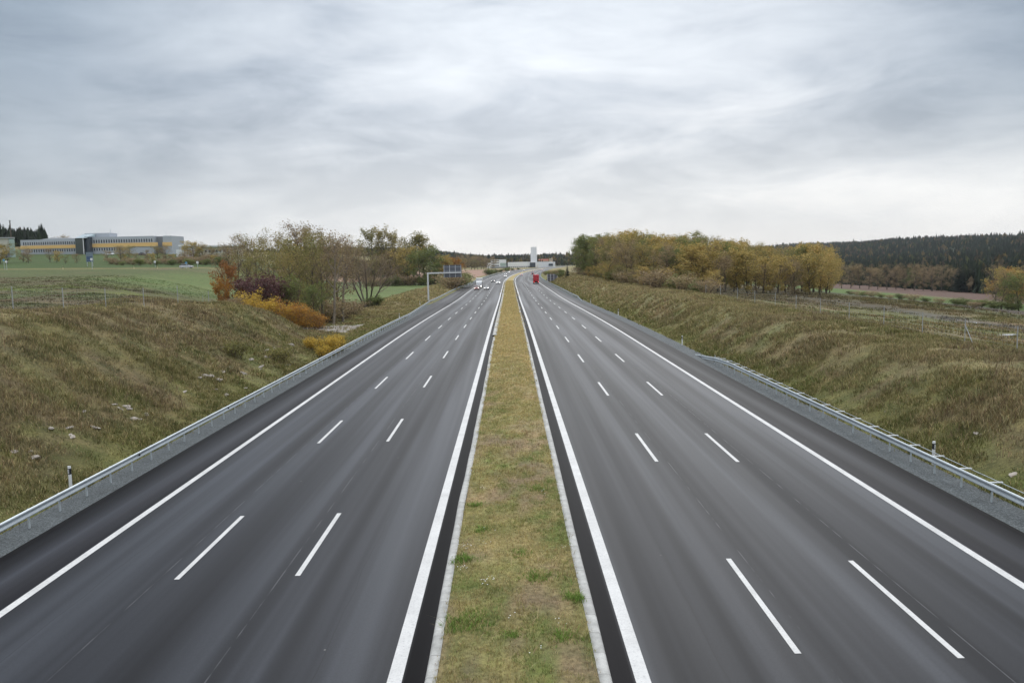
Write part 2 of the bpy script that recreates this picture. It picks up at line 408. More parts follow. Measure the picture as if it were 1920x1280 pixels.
def mixc(a, b, t): t = np.asarray(t)[..., None]; return a * (1 - t) + b * t
def bank_col(X, Y):
    """dry autumn grass on the cutting slopes: olive, straw and green patches"""
    u = X - rc(Y)
    n1 = fbm(X / 7, Y / 7, 21); n2 = fbm(X / 2.2, Y / 2.2, 31); n3 = fbm(X / 14, Y / 14, 41)
    c = mixc(np.broadcast_to(OLIVE, X.shape + (3,)), BROWNG, sstep(.42, .60, n1))
    c = mixc(c, GREEN, sstep(.52, .66, n2) * .75)
    c = mixc(c, STRAW, sstep(.56, .70, n3 * .5 + n2 * .5) * .3)
    up = sstep(22, 28, np.abs(u)) * (1 - sstep(90, 130, Y)); c = mixc(c, C(.165, .125, .078), up * .55 * sstep(.35, .6, n1))
    n4 = fbm(X / .75, Y / .75, 51, 3); c = mixc(c, C(.075, .085, .026), sstep(.53, .66, n4) * .6); c = mixc(c, C(.27, .235, .10), sstep(.56, .68, 1 - n4) * .45)
    # straw coloured crest, darker left
    crest = np.exp(-((np.abs(u) - np.where(u < 0, 30.5, 25.5)) / 3.0) ** 2)
    c = mixc(c, STRAW * .9, crest * .55 * sstep(.3, .6, n2))
    far = sstep(110, 190, Y); c = mixc(c, STRAW * 1.0, far * .38)
    # fresh green at the foot beside the gravel
    foot = 1 - sstep(19, 21.5, np.abs(u)); c = mixc(c, C(.12, .13, .035), foot * .6); c = c * (.84 + .16 * sstep(60, 120, Y))[..., None]  # colour of the near slopes darkened to stand in for lens vignetting
    return c
def land_col(X, Y):
    u = X - rc(Y); au = np.abs(u); n = fbm(X / 9, Y / 9, 5); n2 = fbm(X / 30, Y / 30, 6); n3 = fbm(X / 2.5, Y / 2.5, 7)
    c = bank_col(X, Y)
    # ---- left of the road
    f = mixc(np.broadcast_to(C(.090, .108, .042), X.shape + (3,)), C(.14, .105, .068), sstep(.46, .62, n * .6 + n2 * .4) * .8)
    f = mixc(f, C(.085, .120, .036), sstep(.55, .68, n3 * .5 + n2 * .5) * .55)
    # tractor lines following the edge of the field
    wob = X * .55 + Y * .35 + fbm(X / 25, Y / 25, 91) * 26
    tl = sstep(.75, .98, np.sin(wob * .55)); f = mixc(f, C(.11, .075, .045), tl * .8 * (1 - sstep(120, 240, Y)))
    infield = (u < 0) * sstep(33, 37, -u) * (1 - sstep(270, 276, Y)) * (1 - sstep(90, 125, Y) * (1 - sstep(52, 66, -u)))
    c = mixc(c, f, infield)
    road = (u < -60) * np.exp(-((Y - 272.5) / 4.5) ** 2); c = mixc(c, C(.19, .18, .075), road * .9)
    lawn = (u < -60) * sstep(279, 284, Y) * (1 - sstep(520, 600, Y)); c = mixc(c, C(.062, .092, .030), lawn)
    vb = (u < -60) * sstep(274, 278, Y) * (1 - sstep(283, 288, Y)); c = mixc(c, C(.13, .12, .05), vb * .9)
    mead = (u < -28) * (u > -150) * sstep(152, 170, Y + (n - .5) * 30) * (1 - sstep(400, 430, Y)) * sstep(27, 36, -u - (Y - 150) * -.012) * (1 - sstep(80, 100, -u))
    c = mixc(c, mixc(np.broadcast_to(MEADOW, X.shape + (3,)), C(.09, .12, .04), n), mead)
    vall = (u < -21) * (u > -75) * sstep(104, 116, Y) * (1 - sstep(146, 160, Y)); c = mixc(c, mixc(np.broadcast_to(C(.085, .075, .038), X.shape + (3,)), GREEN, sstep(.45, .6, n3)), vall * .9)
    br = (u < -24) * (u > -150) * sstep(470, 490, Y) * (1 - sstep(980, 1020, Y)); c = mixc(c, PLOUGH * 1.15, br)
    # ---- right of the road
    fallow = sstep(38, 44, u) * (1 - sstep(82, 90, u)); c = mixc(c, mixc(np.broadcast_to(C(.125, .125, .046), X.shape + (3,)), BROWNG, sstep(.45, .6, n)), fallow)
    tr = np.exp(-((u - 71) / 4.2) ** 2); c = mixc(c, C(.105, .095, .09), np.clip(tr * 1.5, 0, 1) * .85)
    fr2 = sstep(86, 92, u) * (1 - sstep(104, 110, u)); c = mixc(c, C(.085, .088, .034), fr2)
    mnd = sstep(104, 110, u) * (1 - sstep(150, 160, u)); c = mixc(c, C(.075, .062, .050), mnd)
    gs = sstep(152, 160, u) * (1 - sstep(205, 215, u)); c = mixc(c, C(.085, .135, .035), gs)
    bf = sstep(205, 215, u) * (1 - sstep(300, 320, u)); c = mixc(c, C(.115, .072, .058), bf)
    frst = sstep(300, 320, u); c = mixc(c, C(.030, .040, .018), frst)
    wood = sstep(27, 31, u) * (1 - sstep(75, 110, u)) * sstep(135, 160, Y) * (1 - sstep(500, 560, Y)); c = mixc(c, C(.075, .06, .034), wood * .8)
    far = sstep(1250, 1500, Y) * (1 - frst); c = mixc(c, C(.035, .042, .022), far)
    return c
tint = land_col(XX, YY) * (0.80 + .4 * fbm(XX / 1.7, YY / 1.7, 61))[..., None]
ny, nx = XX.shape; idx = np.arange(ny * nx).reshape(ny, nx)
FQ = np.stack([idx[:-1, :-1], idx[:-1, 1:], idx[1:, 1:], idx[1:, :-1]], -1).reshape(-1, 4)
g_me = npmesh('ground', np.stack([XX, YY, ZZ], -1).reshape(-1, 3), FQ, smooth=True, colors=tint.reshape(-1, 3))
tag(link('ground', g_me, mats=M_GROUND), kind='structure')

YS = np.concatenate([grid_lines((-60, 90, 3), (90, 420, 5), (420, 1301, 8))])
def strip(name, ul, ur, mat, dz=0.0, ys=YS, kind='structure', nu=1, crown=0.0):
    """a ribbon along the road between offsets ul(Y) and ur(Y)"""
    ys = np.asarray(ys, float); fl = ul if callable(ul) else (lambda y: np.full_like(y, ul)); fr = ur if callable(ur) else (lambda y: np.full_like(y, ur))
    T = np.linspace(0, 1, nu + 1); U = fl(ys)[:, None] * (1 - T) + fr(ys)[:, None] * T
    Yg = np.repeat(ys[:, None], nu + 1, 1); X = U + rc(Yg); Z = rz(Yg) + dz + crown * np.sin(np.pi * T)[None]
    n = nu + 1; ii = np.arange(len(ys) * n).reshape(len(ys), n)
    Fq = np.stack([ii[:-1, :-1], ii[:-1, 1:], ii[1:, 1:], ii[1:, :-1]], -1).reshape(-1, 4)
    me = npmesh(name, np.stack([X, Yg, Z], -1).reshape(-1, 3), Fq, uv=np.stack([U, Yg], -1).reshape(-1, 2))
    o = link(name, me, mats=mat)
    return tag(o, kind=kind) if kind else o
strip('road', lambda y: -shl(y), -2.05, M_ASPH, 0.0, nu=3)
strip('road', 2.04, lambda y: shr(y), M_ASPH, 0.0, nu=3)
strip('gravel_verge', lambda y: -shl(y) - 1.45, lambda y: -shl(y), M_GRAVEL, .004)
strip('gravel_verge', lambda y: shr(y), lambda y: shr(y) + 1.45, M_GRAVEL, .004)

# ---- painted markings
LY = .008
strip('edge_line', -2.90, -2.57, M_PAINT, LY); strip('edge_line', 2.57, 2.90, M_PAINT, LY)
strip('edge_line', -14.06, -13.80, M_PAINT, LY); strip('edge_line', 13.80, 14.06, M_PAINT, LY)
def dashes(name, u, y0):
    V = []; Fc = []
    for k in range(55):
        a = y0 + 18 * k; w = .078
        ys = np.linspace(a, a + 6, 3)
        for j in range(2):
            n = len(V)
            for (yy, s) in ((ys[j], -1), (ys[j], 1), (ys[j + 1], 1), (ys[j + 1], -1)):
                p = uY(u + s * w, yy, LY); V.append(p)
            Fc.append((n, n + 1, n + 2, n + 3))
    me = npmesh(name, np.array(V), np.array(Fc)); tag(link(name, me, mats=M_PAINT), kind='structure')
def yrow(y, x): return EYE * FPX / (y - (488 - .022 * (x - 954)))
dashes('lane_line', -6.50, yrow(1096, 540)); dashes('lane_line', -10.07, yrow(1103, 305))
dashes('lane_line', 6.50, yrow(1255, 1525)); dashes('lane_line', 10.07, yrow(1265, 1848))

# ---- median: kerbs, soil
def kerb(name, u0, u1, y0, y1, h=.115, seed=1, wav=.0):
    ys = np.arange(y0, y1 + .1, 1.0 if y1 < 400 else 2.0); wob = (fbm(ys / 9, ys * 0, seed) - .5) * wav
    V = []; UV = []; Fc = []
    ui, uo = (u0, u1) if abs(u0) < abs(u1) else (u1, u0); sg = 1 if uo > 0 else -1
    prof = [(uo, -.02), (uo, h * .55), (uo - sg * .05, h), (ui, h), (ui, -.02)]
    for k, y in enumerate(ys):
        for (uu, zz) in prof:
            p = uY(uu + wob[k], y, zz + (fbm(np.array([y / 3.]), np.array([0.]), seed)[0] - .5) * .01); V.append(p); UV.append((uu, y))
    n = len(prof)
    for k in range(len(ys) - 1):
        for i in range(n - 1):
            Fc.append((k * n + i, (k + 1) * n + i, (k + 1) * n + i + 1, k * n + i + 1))
    me = npmesh(name, np.array(V), np.array(Fc), uv=np.array(UV)); tag(link(name, me, mats=M_KERB), kind='structure')
kerb('kerb', -1.82, -2.08, -20, 97, seed=3, wav=.16); kerb('kerb', -1.70, -2.22, 99, 1000, .15, 4)
kerb('kerb', 1.76, 2.04, -20, 1000, .11, 5, .05)
ysm = np.arange(-20, 1000, 1.2); nu = 10
Tm = np.linspace(0, 1, nu + 1); Ym = np.repeat(ysm[:, None], nu + 1, 1); Um = np.broadcast_to(-1.84 + 3.62 * Tm, Ym.shape)
Xm = Um + rc(Ym); Zm = rz(Ym) + .085 + .06 * np.sin(PI * Tm)[None] + (fbm(Xm * 1.2, Ym * 1.2, 71) - .5) * .07
def med_col(X, Y):
    n1 = fbm(X / 1.1, Y / 1.6, 81); n2 = fbm(X / .55, Y / .55, 82); n3 = fbm(X / 2, Y / 9, 83); far = sstep(35, 95, Y)
    dry = C(.44, .35, .165); soil = C(.26, .19, .125); grn = C(.165, .195, .060); dark = C(.075, .115, .020)
    c = mixc(np.broadcast_to(C(.29, .25, .11), X.shape + (3,)), grn, sstep(.45, .62, n2) * (1 - .65 * far))
    c = mixc(c, soil, sstep(.52, .64, n1) * (1 - far) * .85)
    c = mixc(c, dry, np.clip(far * .8 + sstep(.5, .62, n3) * .35, 0, 1))
    c = mixc(c, dark, sstep(.66, .76, n2 * .4 + n1 * .2 + fbm(X / .8, Y / .9, 84) * .4) * (1 - far * .7))
    return c
mc = med_col(Xm, Ym) * .86
ii = np.arange(Xm.size).reshape(Xm.shape); FQ = np.stack([ii[:-1, :-1], ii[:-1, 1:], ii[1:, 1:], ii[1:, :-1]], -1).reshape(-1, 4)
tag(link('median_ground', npmesh('median_ground', np.stack([Xm, Ym, Zm], -1).reshape(-1, 3), FQ, smooth=True, colors=mc.reshape(-1, 3)), mats=M_GROUND), kind='structure')

# ---- grass blades (uncountable): one object per kind of ground
def blades(name, label, X, Y, Z, h, col, k=5, spread=.06, width=.012, lean=.45, jitter=.25):
    n = len(X); X = np.repeat(X, k); Y = np.repeat(Y, k); Z = np.repeat(Z, k); h = np.repeat(h, k) * RNG.uniform(.5, 1.25, n * k)
    W = np.repeat(np.broadcast_to(width, (n,)), k)
    c = np.repeat(col, k, 0) * RNG.uniform(1 - jitter, 1 + jitter, (n * k, 1)) * (1 + RNG.normal(0, .06, (n * k, 3)))
    sp = np.broadcast_to(spread, (n,)); sp = np.repeat(sp, k)
    X = X + RNG.normal(0, 1, n * k) * sp; Y = Y + RNG.normal(0, 1, n * k) * sp
    a = RNG.uniform(0, 2 * PI, n * k); la = RNG.uniform(0, 2 * PI, n * k); ln = RNG.uniform(.05, lean * 2, n * k) * h
    ux, uy = np.cos(a) * W, np.sin(a) * W; lx, ly = np.cos(la) * ln, np.sin(la) * ln
    p0 = np.stack([X - ux, Y - uy, Z - .03], -1); p1 = np.stack([X + ux, Y + uy, Z - .03], -1)
    q0 = np.stack([X + lx * .35 - ux * .7, Y + ly * .35 - uy * .7, Z + h * .55], -1); q1 = np.stack([X + lx * .35 + ux * .7, Y + ly * .35 + uy * .7, Z + h * .55], -1)
    tp = np.stack([X + lx, Y + ly, Z + h * .95], -1)
    V = np.stack([p0, p1, q1, q0, tp], 1).reshape(-1, 3); b = np.arange(n * k) * 5
    Fc = np.concatenate([np.stack([b, b + 1, b + 2], -1), np.stack([b, b + 2, b + 3], -1), np.stack([b + 3, b + 2, b + 4], -1)])
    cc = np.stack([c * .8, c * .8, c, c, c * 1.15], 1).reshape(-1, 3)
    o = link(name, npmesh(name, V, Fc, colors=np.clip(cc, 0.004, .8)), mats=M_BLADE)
    return tag(o, label, 'grass', kind='stuff')
def med_pts(y0, y1, dens):
    n = int(3.66 * (y1 - y0) * dens); return RNG.uniform(-1.86, 1.79, n), RNG.uniform(y0, y1, n)
Xb, Yb, Hb, Wb = [], [], [], []
for (y0, y1, d, hh, ww) in ((14, 34, 170, .075, .006), (34, 60, 80, .085, .011), (60, 110, 36, .10, .020), (110, 230, 11, .12, .04), (230, 420, 3, .14, .09)):
    x, y = med_pts(y0, y1, d); Xb.append(x); Yb.append(y); Hb.append(np.full(len(x), hh)); Wb.append(np.full(len(x), ww))
Xb, Yb, Hb, Wb = map(np.concatenate, (Xb, Yb, Hb, Wb))
nn = fbm(Xb / .8, Yb / .9, 84); soil_ = sstep(.52, .64, fbm(Xb / 1.1, Yb / 1.6, 81)) * (1 - sstep(35, 95, Yb))
keep = RNG.uniform(0, 1, len(Xb)) > soil_ * .72; Xb, Yb, Hb, Wb, nn = Xb[keep], Yb[keep], Hb[keep], Wb[keep], nn[keep]
Zb = rz(Yb) + .085 + .06 * np.sin(PI * (Xb + 1.84) / 3.62) + (fbm(Xb * 1.2, Yb * 1.2, 71) - .5) * .07
colb = med_col(Xb, Yb) * 1.12
dryb = (RNG.uniform(0, 1, len(Xb)) < .38)[:, None]; colb = np.where(dryb, colb * .4 + C(.42, .34, .16) * .6, colb) * 1.15
blades('grass', 'short yellow-green grass with bare soil patches on the median strip between the kerbs', Xb + rc(Yb), Yb, Zb, Hb * (1 + 1.1 * sstep(.62, .75, nn)), colb, 4, Wb * 5, Wb, .6)

x, y = med_pts(15, 120, 2.6); k_ = RNG.uniform(0, 1, len(x)) < .55 + .45 * (np.abs(x) > 1.3); x, y = x[k_], y[k_]
blades('grass', 'thin dry seed stalks leaning over the kerbs of the median', x + rc(y), y, rz(y) + .12, np.full(len(x), .30), np.broadcast_to(C(.40, .32, .18), (len(x), 3)), 2, .03, .0045 + y * .00012, 1.0)
tx, ty_ = [], []
for (px_t, py_t, r_t, n_t) in ((862, 1068, .20, 70), (870, 1200, .32, 110), (1012, 1108, .26, 80), (905, 1010, .16, 40), (1085, 1150, .18, 50), (960, 1225, .15, 40), (1060, 1230, .22, 50), (975, 1060, .2, 40), (1010, 930, .22, 50), (890, 960, .16, 30)):
    Yt = EYE * FPX / (py_t - 487); Xt = (px_t - 954) / FPX * Yt - .022 * EYE; tx.append(RNG.normal(Xt, r_t, n_t)); ty_.append(RNG.normal(Yt, r_t, n_t))
x, y = np.concatenate(tx), np.concatenate(ty_); k_ = (x > -1.95) & (x < 1.8); x, y = x[k_], y[k_]
blades('grass', 'lush dark green tussocks dotted along the near median', x, y, np.full(len(x), .12), np.full(len(x), .12), np.broadcast_to(C(.17, .26, .055), (len(x), 3)), 6, .05, .008, .7)
fx, fy = [], []
for (px_t, py_t, n_t) in ((915, 1118, 16), (868, 1046, 14), (905, 930, 12), (860, 1088, 10), (900, 1038, 4), (1070, 1052, 5), (912, 1016, 3), (1020, 940, 5), (1054, 1206, 4), (1004, 1256, 3), (960, 1190, 3)):
    Yt = EYE * FPX / (py_t - 487); Xt = (px_t - 954) / FPX * Yt - .2; fx.append(RNG.normal(Xt, .13, n_t)); fy.append(RNG.normal(Yt, .16, n_t))
fx, fy = np.concatenate(fx), np.concatenate(fy); nf = len(fx); s_ = RNG.uniform(.010, .020, nf); zf = np.full(nf, .235)
Vf = []; Ff = []
for i in range(nf):
    b0 = len(Vf); Vf.append((fx[i], fy[i], zf[i] + .004))
    for j in range(6): a_ = j * PI / 3; Vf.append((fx[i] + s_[i] * math.cos(a_), fy[i] + s_[i] * math.sin(a_), zf[i]))
    for j in range(6): Ff.append((b0, b0 + 1 + j, b0 + 1 + (j + 1) % 6))
tag(link('daisies', npmesh('daisies', np.array(Vf), np.array(Ff), colors=np.full((len(Vf), 3), .75)), mats=M_BLADE), 'tiny white flowers in loose groups on the near median', 'flowers', kind='stuff')

def bank_pts(side, y0, y1, u0, u1, dens):
    n = int((u1 - u0) * (y1 - y0) * dens); y = RNG.uniform(y0, y1, n); u = RNG.uniform(u0, u1, n)
    if side < 0: u = -u - (shl(y) - 16.65)
    return u + rc(y), y
for side, lab in ((-1, 'rough olive and straw coloured grass covering the slope behind the left guardrail'), (1, 'tall dry grass covering the slope behind the right guardrail')):
    P = []
    for (y0, y1, u0, u1, d, hh, ww) in ((22, 60, 18.0, 36, 44, .165, .013), (60, 110, 18.0, 38, 20, .19, .022), (110, 190, 18.0, 36, 8, .24, .045), (190, 420, 18, 34, 2.4, .32, .09)):
        x, y = bank_pts(side, y0, y1, u0, u1, d * 1.5); P.append((x, y, np.full(len(x), hh), np.full(len(x), ww)))
    X, Y, H, W = (np.concatenate(q) for q in zip(*P))
    clump = fbm(X / 1.8, Y / 1.8, 33); keep = RNG.uniform(0, 1, len(X)) < sstep(.25, .62, clump) + .12
    # thin, ragged edge over the gravel
    au = np.abs(X - rc(Y)) - np.where(side < 0, shl(Y) - 16.65, 0); keep &= RNG.uniform(0, 1, len(X)) < sstep(17.9, 19.2, au) + .18
    # worn gravel fan of the underpass track
    if side < 0: keep &= ~((Y > 111) & (Y < 127) & (X < -22.2) & (X > -31.5) & (RNG.uniform(0, 1, len(X)) < .93))
    X, Y, H, W, clump = X[keep], Y[keep], H[keep], W[keep], clump[keep]
    c = bank_col(X, Y); dry = (RNG.uniform(0, 1, len(X)) < .33)[:, None]; c = np.where(dry, c * .45 + C(.42, .34, .18) * .55, c) * 1.2
    H = H * (.55 + 1.1 * sstep(.3, .75, clump)) * (1.25 if side > 0 else 1)
    blades('grass', lab, X, Y, terrain(X, Y), H, c * 1.05, 5, .10 + W * 2, W, .55)

n_ = 34000; Yf = RNG.uniform(38, 215, n_); Xf = RNG.uniform(28, 112, n_); kp = RNG.uniform(0, 1, n_) < sstep(.40, .66, fbm(Xf / 5, Yf / 5, 133)); Xf, Yf = Xf[kp], Yf[kp]
cf = land_col(Xf, Yf) * 1.25; dr = (RNG.uniform(0, 1, len(Xf)) < .4)[:, None]; cf = np.where(dr, cf * .5 + C(.34, .27, .13) * .5, cf)
blades('grass', 'patchy dry weeds on the fallow field beyond the right-hand fence', Xf, Yf, terrain(Xf, Yf), np.full(len(Xf), .38), cf, 5, .22, .05, .5)
n_ = 26000; Yf = RNG.uniform(48, 190, n_); Xf = -34 - RNG.uniform(0, 1, n_) ** 1.5 * Yf * .5; cf = land_col(Xf, Yf) * 1.15
kp = (RNG.uniform(0, 1, n_) < .3 + .7 * sstep(.4, .6, fbm(Xf / 4, Yf / 4, 135))) & ~((Yf > 100) & (Xf > -60)); Xf, Yf, cf = Xf[kp], Yf[kp], cf[kp]
blades('grass', 'short patchy green crop on the sloping field beyond the left fence', Xf, Yf, terrain(Xf, Yf), np.full(len(Xf), .14), cf, 4, .2, .035, .6)

n_ = 5200; Yw = RNG.uniform(24, 120, n_); Uw = RNG.choice([-1, 1], n_) * RNG.uniform(20, 33, n_); kw = RNG.uniform(0, 1, n_) < sstep(.45, .62, fbm(Uw / 3, Yw / 3, 171)); Uw, Yw = Uw[kw], Yw[kw]
cw = mixc(np.broadcast_to(C(.15, .10, .065), (len(Uw), 3)), C(.36, .28, .17), RNG.uniform(0, 1, len(Uw)) ** 2)
blades('grass', 'tall withered weed stalks scattered over both cutting slopes', Uw, Yw, terrain(Uw, Yw), np.full(len(Uw), .55), cw, 4, .12, .012, .35)
# ---- gravel underpass track in the dip left of the road
def patch(name, pts, mat, dz=.06, sub=10):
    """terrain-hugging sheet inside a quad"""
    a, b, c, d = [np.array(p, float) for p in pts]; T = np.linspace(0, 1, sub + 1); V = []
    for s in T:
        for t in T:
            q = (a * (1 - s) + b * s) * (1 - t) + (d * (1 - s) + c * s) * t; e_ = min(s, 1 - s, t, 1 - t); nn_ = float(fbm(np.array([q[0] / 1.6]), np.array([q[1] / 1.6]), 201, 3)[0])
            V.append((q[0], q[1], tz(q[0], q[1]) + dz - max(0, (.14 - e_) * 2.2 + (nn_ - .5) * .7) * .35))
    n = sub + 1; ii = np.arange(n * n).reshape(n, n); Fq = np.stack([ii[:-1, :-1], ii[:-1, 1:], ii[1:, 1:], ii[1:, :-1]], -1).reshape(-1, 4)
    return tag(link(name, npmesh(name, np.array(V), Fq, smooth=True), mats=mat), kind='structure')
M_TRACK = plain('track_gravel', (.27, .245, .215), .9, var=.5, scale=.9)
M_WET = plain('puddle_water', (.12, .125, .13), .08, var=.05)
M_STONEP = plain('pale_stone', (.36, .32, .28), .85, var=.3, scale=4)
patch('gravel_track', [(-22.0, 110), (-32, 116), (-29, 124), (-20.9, 128)], M_TRACK, .05, 34)
for (x, y, w, l) in ((71, 108, .8, 1.6), (70.4, 122, .8, 1.8), (56.5, 92, 1.5, .8)):
    MBp = []; n = 18
    for i in range(n):
        a = 2 * PI * i / n; r = 1 + .25 * math.sin(3 * a + x); MBp.append((x + w * r * math.cos(a), y + l * r * math.sin(a)))
    zz = float(np.mean([tz(px, py) for px, py in MBp])) + .08
    tag(MB().prism([(a, b) for a, b in MBp], 2, zz - .02, zz).build('puddle', M_WET), kind='structure')

# ================================================================ GUARDRAILS
WP = [(.0, .00), (.055, .03), (.055, .08), (.0, .125), (.0, .185), (.055, .23), (.055, .28), (.0, .31)]
M_GALVP = plain('post_zinc', (.50, .55, .57), .55, .2)
def guardrail(name, label, side, y0, y1, post_y0, arms, ends=(), off=.75):
    root = thing(name, label, 'guardrail', uY(side * (float(shl(y0) if side < 0 else shr(y0)) + off), y0))
    O = root.location
    def U(y): return side * (float(shl(y) if side < 0 else shr(y)) + off)
    def H(y):   # ramps into the ground at its ends
        h = .44
        for (ya, yb) in ends:      # ya = buried end, yb = full height
            t = (y - ya) / (yb - ya); h = min(h, -.30 + .74 * min(1, max(0, t)))
        return h
    ys = np.arange(y0, y1 + .1, 4.0); V = []; Fc = []; n = len(WP)
    for y in ys:
        for (o, z) in WP: V.append(uY(U(y) - side * (o + .03), y, H(y) + z) - O)
    for k in range(len(ys) - 1):
        for i in range(n - 1): Fc.append((k * n + i, k * n + i + 1, (k + 1) * n + i + 1, (k + 1) * n + i))
    me = npmesh('rail', np.array(V), np.array(Fc)); r = link('rail', me, root, M_GALV)
    mbp = MB(); cnt = 0; stuff = MB()
    y = post_y0; proto = None; aproto = None; astuff = MB()
    while y < y1:
        if H(y) > .1:
            p = uY(U(y) + side * .05, y, 0) - O; h = H(y) + .28
            if cnt < 100:
                if proto is None:
                    q = MB().box((0, 0, h / 2 - .1), (.055, .06, h + .2)).mesh('post', M_GALVP)
                    q2 = MB().box((0, 0, 0), (.10, .05, .01)); proto = q
                o = link('post', proto, root); o.location = p
            else: stuff.box(p + Vector((0, 0, h / 2)), (.10, .05, h))
            if arms:
                ap = uY(U(y) + side * .20, y, H(y) + .30) - O
                if cnt < 100:
                    if aproto is None: aproto = MB().box((0, 0, 0), (.46, .07, .04)).mesh('spacer_arm', M_ARM)
                    o = link('spacer_arm', aproto, root); o.location = ap
                else: astuff.box(ap, (.6, .075, .045))
            cnt += 1
        y += 2.0 if y < 230 else 4.0
    if stuff.v: tag(stuff.build('post', M_GALVP, root), kind='stuff')
    if astuff.v: tag(astuff.build('spacer_arm', M_ARM, root), kind='stuff')
    if arms:
        V = []; Fc = []; prof = [(.44, .25), (.455, .25), (.455, .275), (.44, .275)]
        for yy in ys:
            for (o, z) in prof: V.append(uY(U(yy) + side * o, yy, H(yy) + z - .02) - O)
        for k in range(len(ys) - 1):
            for i in range(4): Fc.append((k * 4 + i, k * 4 + (i + 1) % 4, (k + 1) * 4 + (i + 1) % 4, (k + 1) * 4 + i))
        link('back_strap', npmesh('back_strap', np.array(V), np.array(Fc)), root, M_GALV)
    return root, U, H
M_ARM = plain('bright_zinc', (.62, .65, .67), .5, .2)
M_BLACK = plain('black_plastic', (.015, .015, .017), .4)
M_WHITEP = plain('white_plastic', (.74, .75, .75), .4, var=.04)
M_GREY = plain('grey_reflector', (.45, .46, .48), .25)
gl, UL, HL = guardrail('guardrail', 'long galvanised guardrail along the left carriageway shoulder, running into the distance', -1, 8, 900, 8.4, False)
rp = MB().tube((0, 0, 0), (.05, 0, 0), .045, n=10).mesh('reflector', M_BLACK)
for k in range(14):
    y = 25.0 + 12 * k
    if y > 190: break
    o = link('reflector', rp, gl); o.location = uY(UL(y) + .03, y, .60) - gl.location
guardrail('guardrail', 'galvanised guardrail with pale spacer arms along the right shoulder in the foreground', 1, 8, 76, 8.9, True, ((76, 66),), .85)
guardrail('guardrail', 'distant guardrail on the right shoulder running past the roadside sign, beyond the rail-free gap', 1, 196, 620, 198, False, ((196, 208),), .95)

# ================================================================ DELINEATOR POSTS
def delineator():
    t = thing('delineator_post', '', 'delineator post')
    def ring(w, d, z):
        return [(-w, d, z), (w, d, z), (w * .9, -d * .2, z), (0, -d, z), (-w * .9, -d * .2, z)]
    MB().loft([ring(.060, .055, -.1), ring(.060, .055, .98), ring(.056, .04, 1.05)]).build('body', M_WHITEP, t)
    MB().loft([ring(.0625, .0575, .70), ring(.0625, .0575, .95)]).build('black_band', M_BLACK, t)
    MB().box((0, -.063, .83), (.05, .02, .18)).build('reflector', M_GREY, t)
    return t
dl = None
DPL = [(-18.55, 33.2, 'black and white delineator post standing behind the left guardrail, nearest the camera'),
       (-18.5, 84, 'delineator post behind the left guardrail beside the yellow-orange bush'),
       (-18.6, 136, 'delineator post behind the left guardrail beyond the gravel track'),
       (-20.6, 186, 'delineator post behind the left guardrail just before the overhead sign gantry'),
       (18.3, 34.5, 'black and white delineator post standing behind the spacer-arm guardrail on the right'),
       (17.9, 84, 'delineator post on the right gravel verge just past the end of the near guardrail'),
       (17.95, 134, 'white delineator post on the right gravel verge, middle of the three without guardrail'),
       (18.0, 180, 'white delineator post on the right gravel verge just before the distant guardrail begins')]
for (u, y, lab) in DPL:
    t = delineator() if dl is None else copy_tree(dl)
    if dl is None: dl = t
    p = uY(u, y); t.location = (p.x, p.y, tz(p.x, p.y) + (0.02 if abs(u) < 18.2 else 0)); t['label'] = lab; t['group'] = 'delineator posts along the motorway'
    if u > 0 and y > 50: t.rotation_euler.z = 0

# ================================================================ WIRE FENCES
M_WIRE = plain('fence_wire', (.30, .32, .32), .5, .3)
M_FPOST = plain('fence_post', (.36, .37, .37), .6, .2)
def wire_fence(label, pts, h=1.5, brace=(), step=None):
    o0 = Vector((pts[0][0], pts[0][1], tz(*pts[0]))); root = thing('wire_fence', label, 'fence', o0)
    P = [Vector((x, y, tz(x, y))) for x, y in pts]; proto = MB().tube((0, 0, -.2), (0, 0, h + .08), .033, n=6).mesh('post', M_FPOST)
    for p in P:
        o = link('post', proto, root); o.location = p - o0
    for (i, s) in brace:
        p = P[i]; q = P[i] + (P[(i + 1) % len(P)] - P[i]).normalized() * 1.15 * s; q.z = tz(q.x, q.y)
        MB().tube(p + Vector((0, 0, h * .82)) - o0, q - o0, .028, n=6).build('brace', M_FPOST, root)
    mb = MB()
    for k in range(len(P) - 1):
        a, b = P[k], P[k + 1]; d = (b - a).length
        for j in range(8): z = .08 + (h - .1) * j / 7; mb.tube(a + Vector((0, 0, z)) - o0, b + Vector((0, 0, z)) - o0, .0035, n=3, cap=False)
        for j in range(1, int(d / .5)):
            q = a.lerp(b, j * .5 / d) - o0; mb.tube(q + Vector((0, 0, .08)), q + Vector((0, 0, h - .02)), .003, n=3, cap=False)
    mb.build('wire_mesh', M_WIRE, root)
    return root
wire_fence('wire fence with grey steel posts along the top of the left slope beside the field',
           [(-32.3, 33.5), (-32.2, 40), (-32.1, 46.4), (-32, 52.3), (-32, 58.2), (-32, 64.3), (-32, 71), (-32, 78.3), (-32, 86.3), (-31.4, 93), (-30.8, 99.3), (-30.2, 105)], 1.6, ((2, 1), (10, -1)))
wire_fence('shorter wire fence running back beside the red-leaved tree on the left',
           [(-33.2, 99), (-35.3, 104), (-37.4, 109.5), (-39.6, 115), (-43, 121), (-48, 127)], 1.6)
wire_fence('wire fence with a braced post along the top of the right slope',
           [(31.5, 32), (31.5, 38), (31.5, 44), (31.5, 50), (31.5, 55.8), (31.5, 61.6), (31.5, 68), (31.5, 75), (31.5, 82), (31.5, 89), (31.5, 96), (31.5, 104), (31.5, 112), (31.5, 121), (31.5, 130)], 1.7, ((4, -1),))

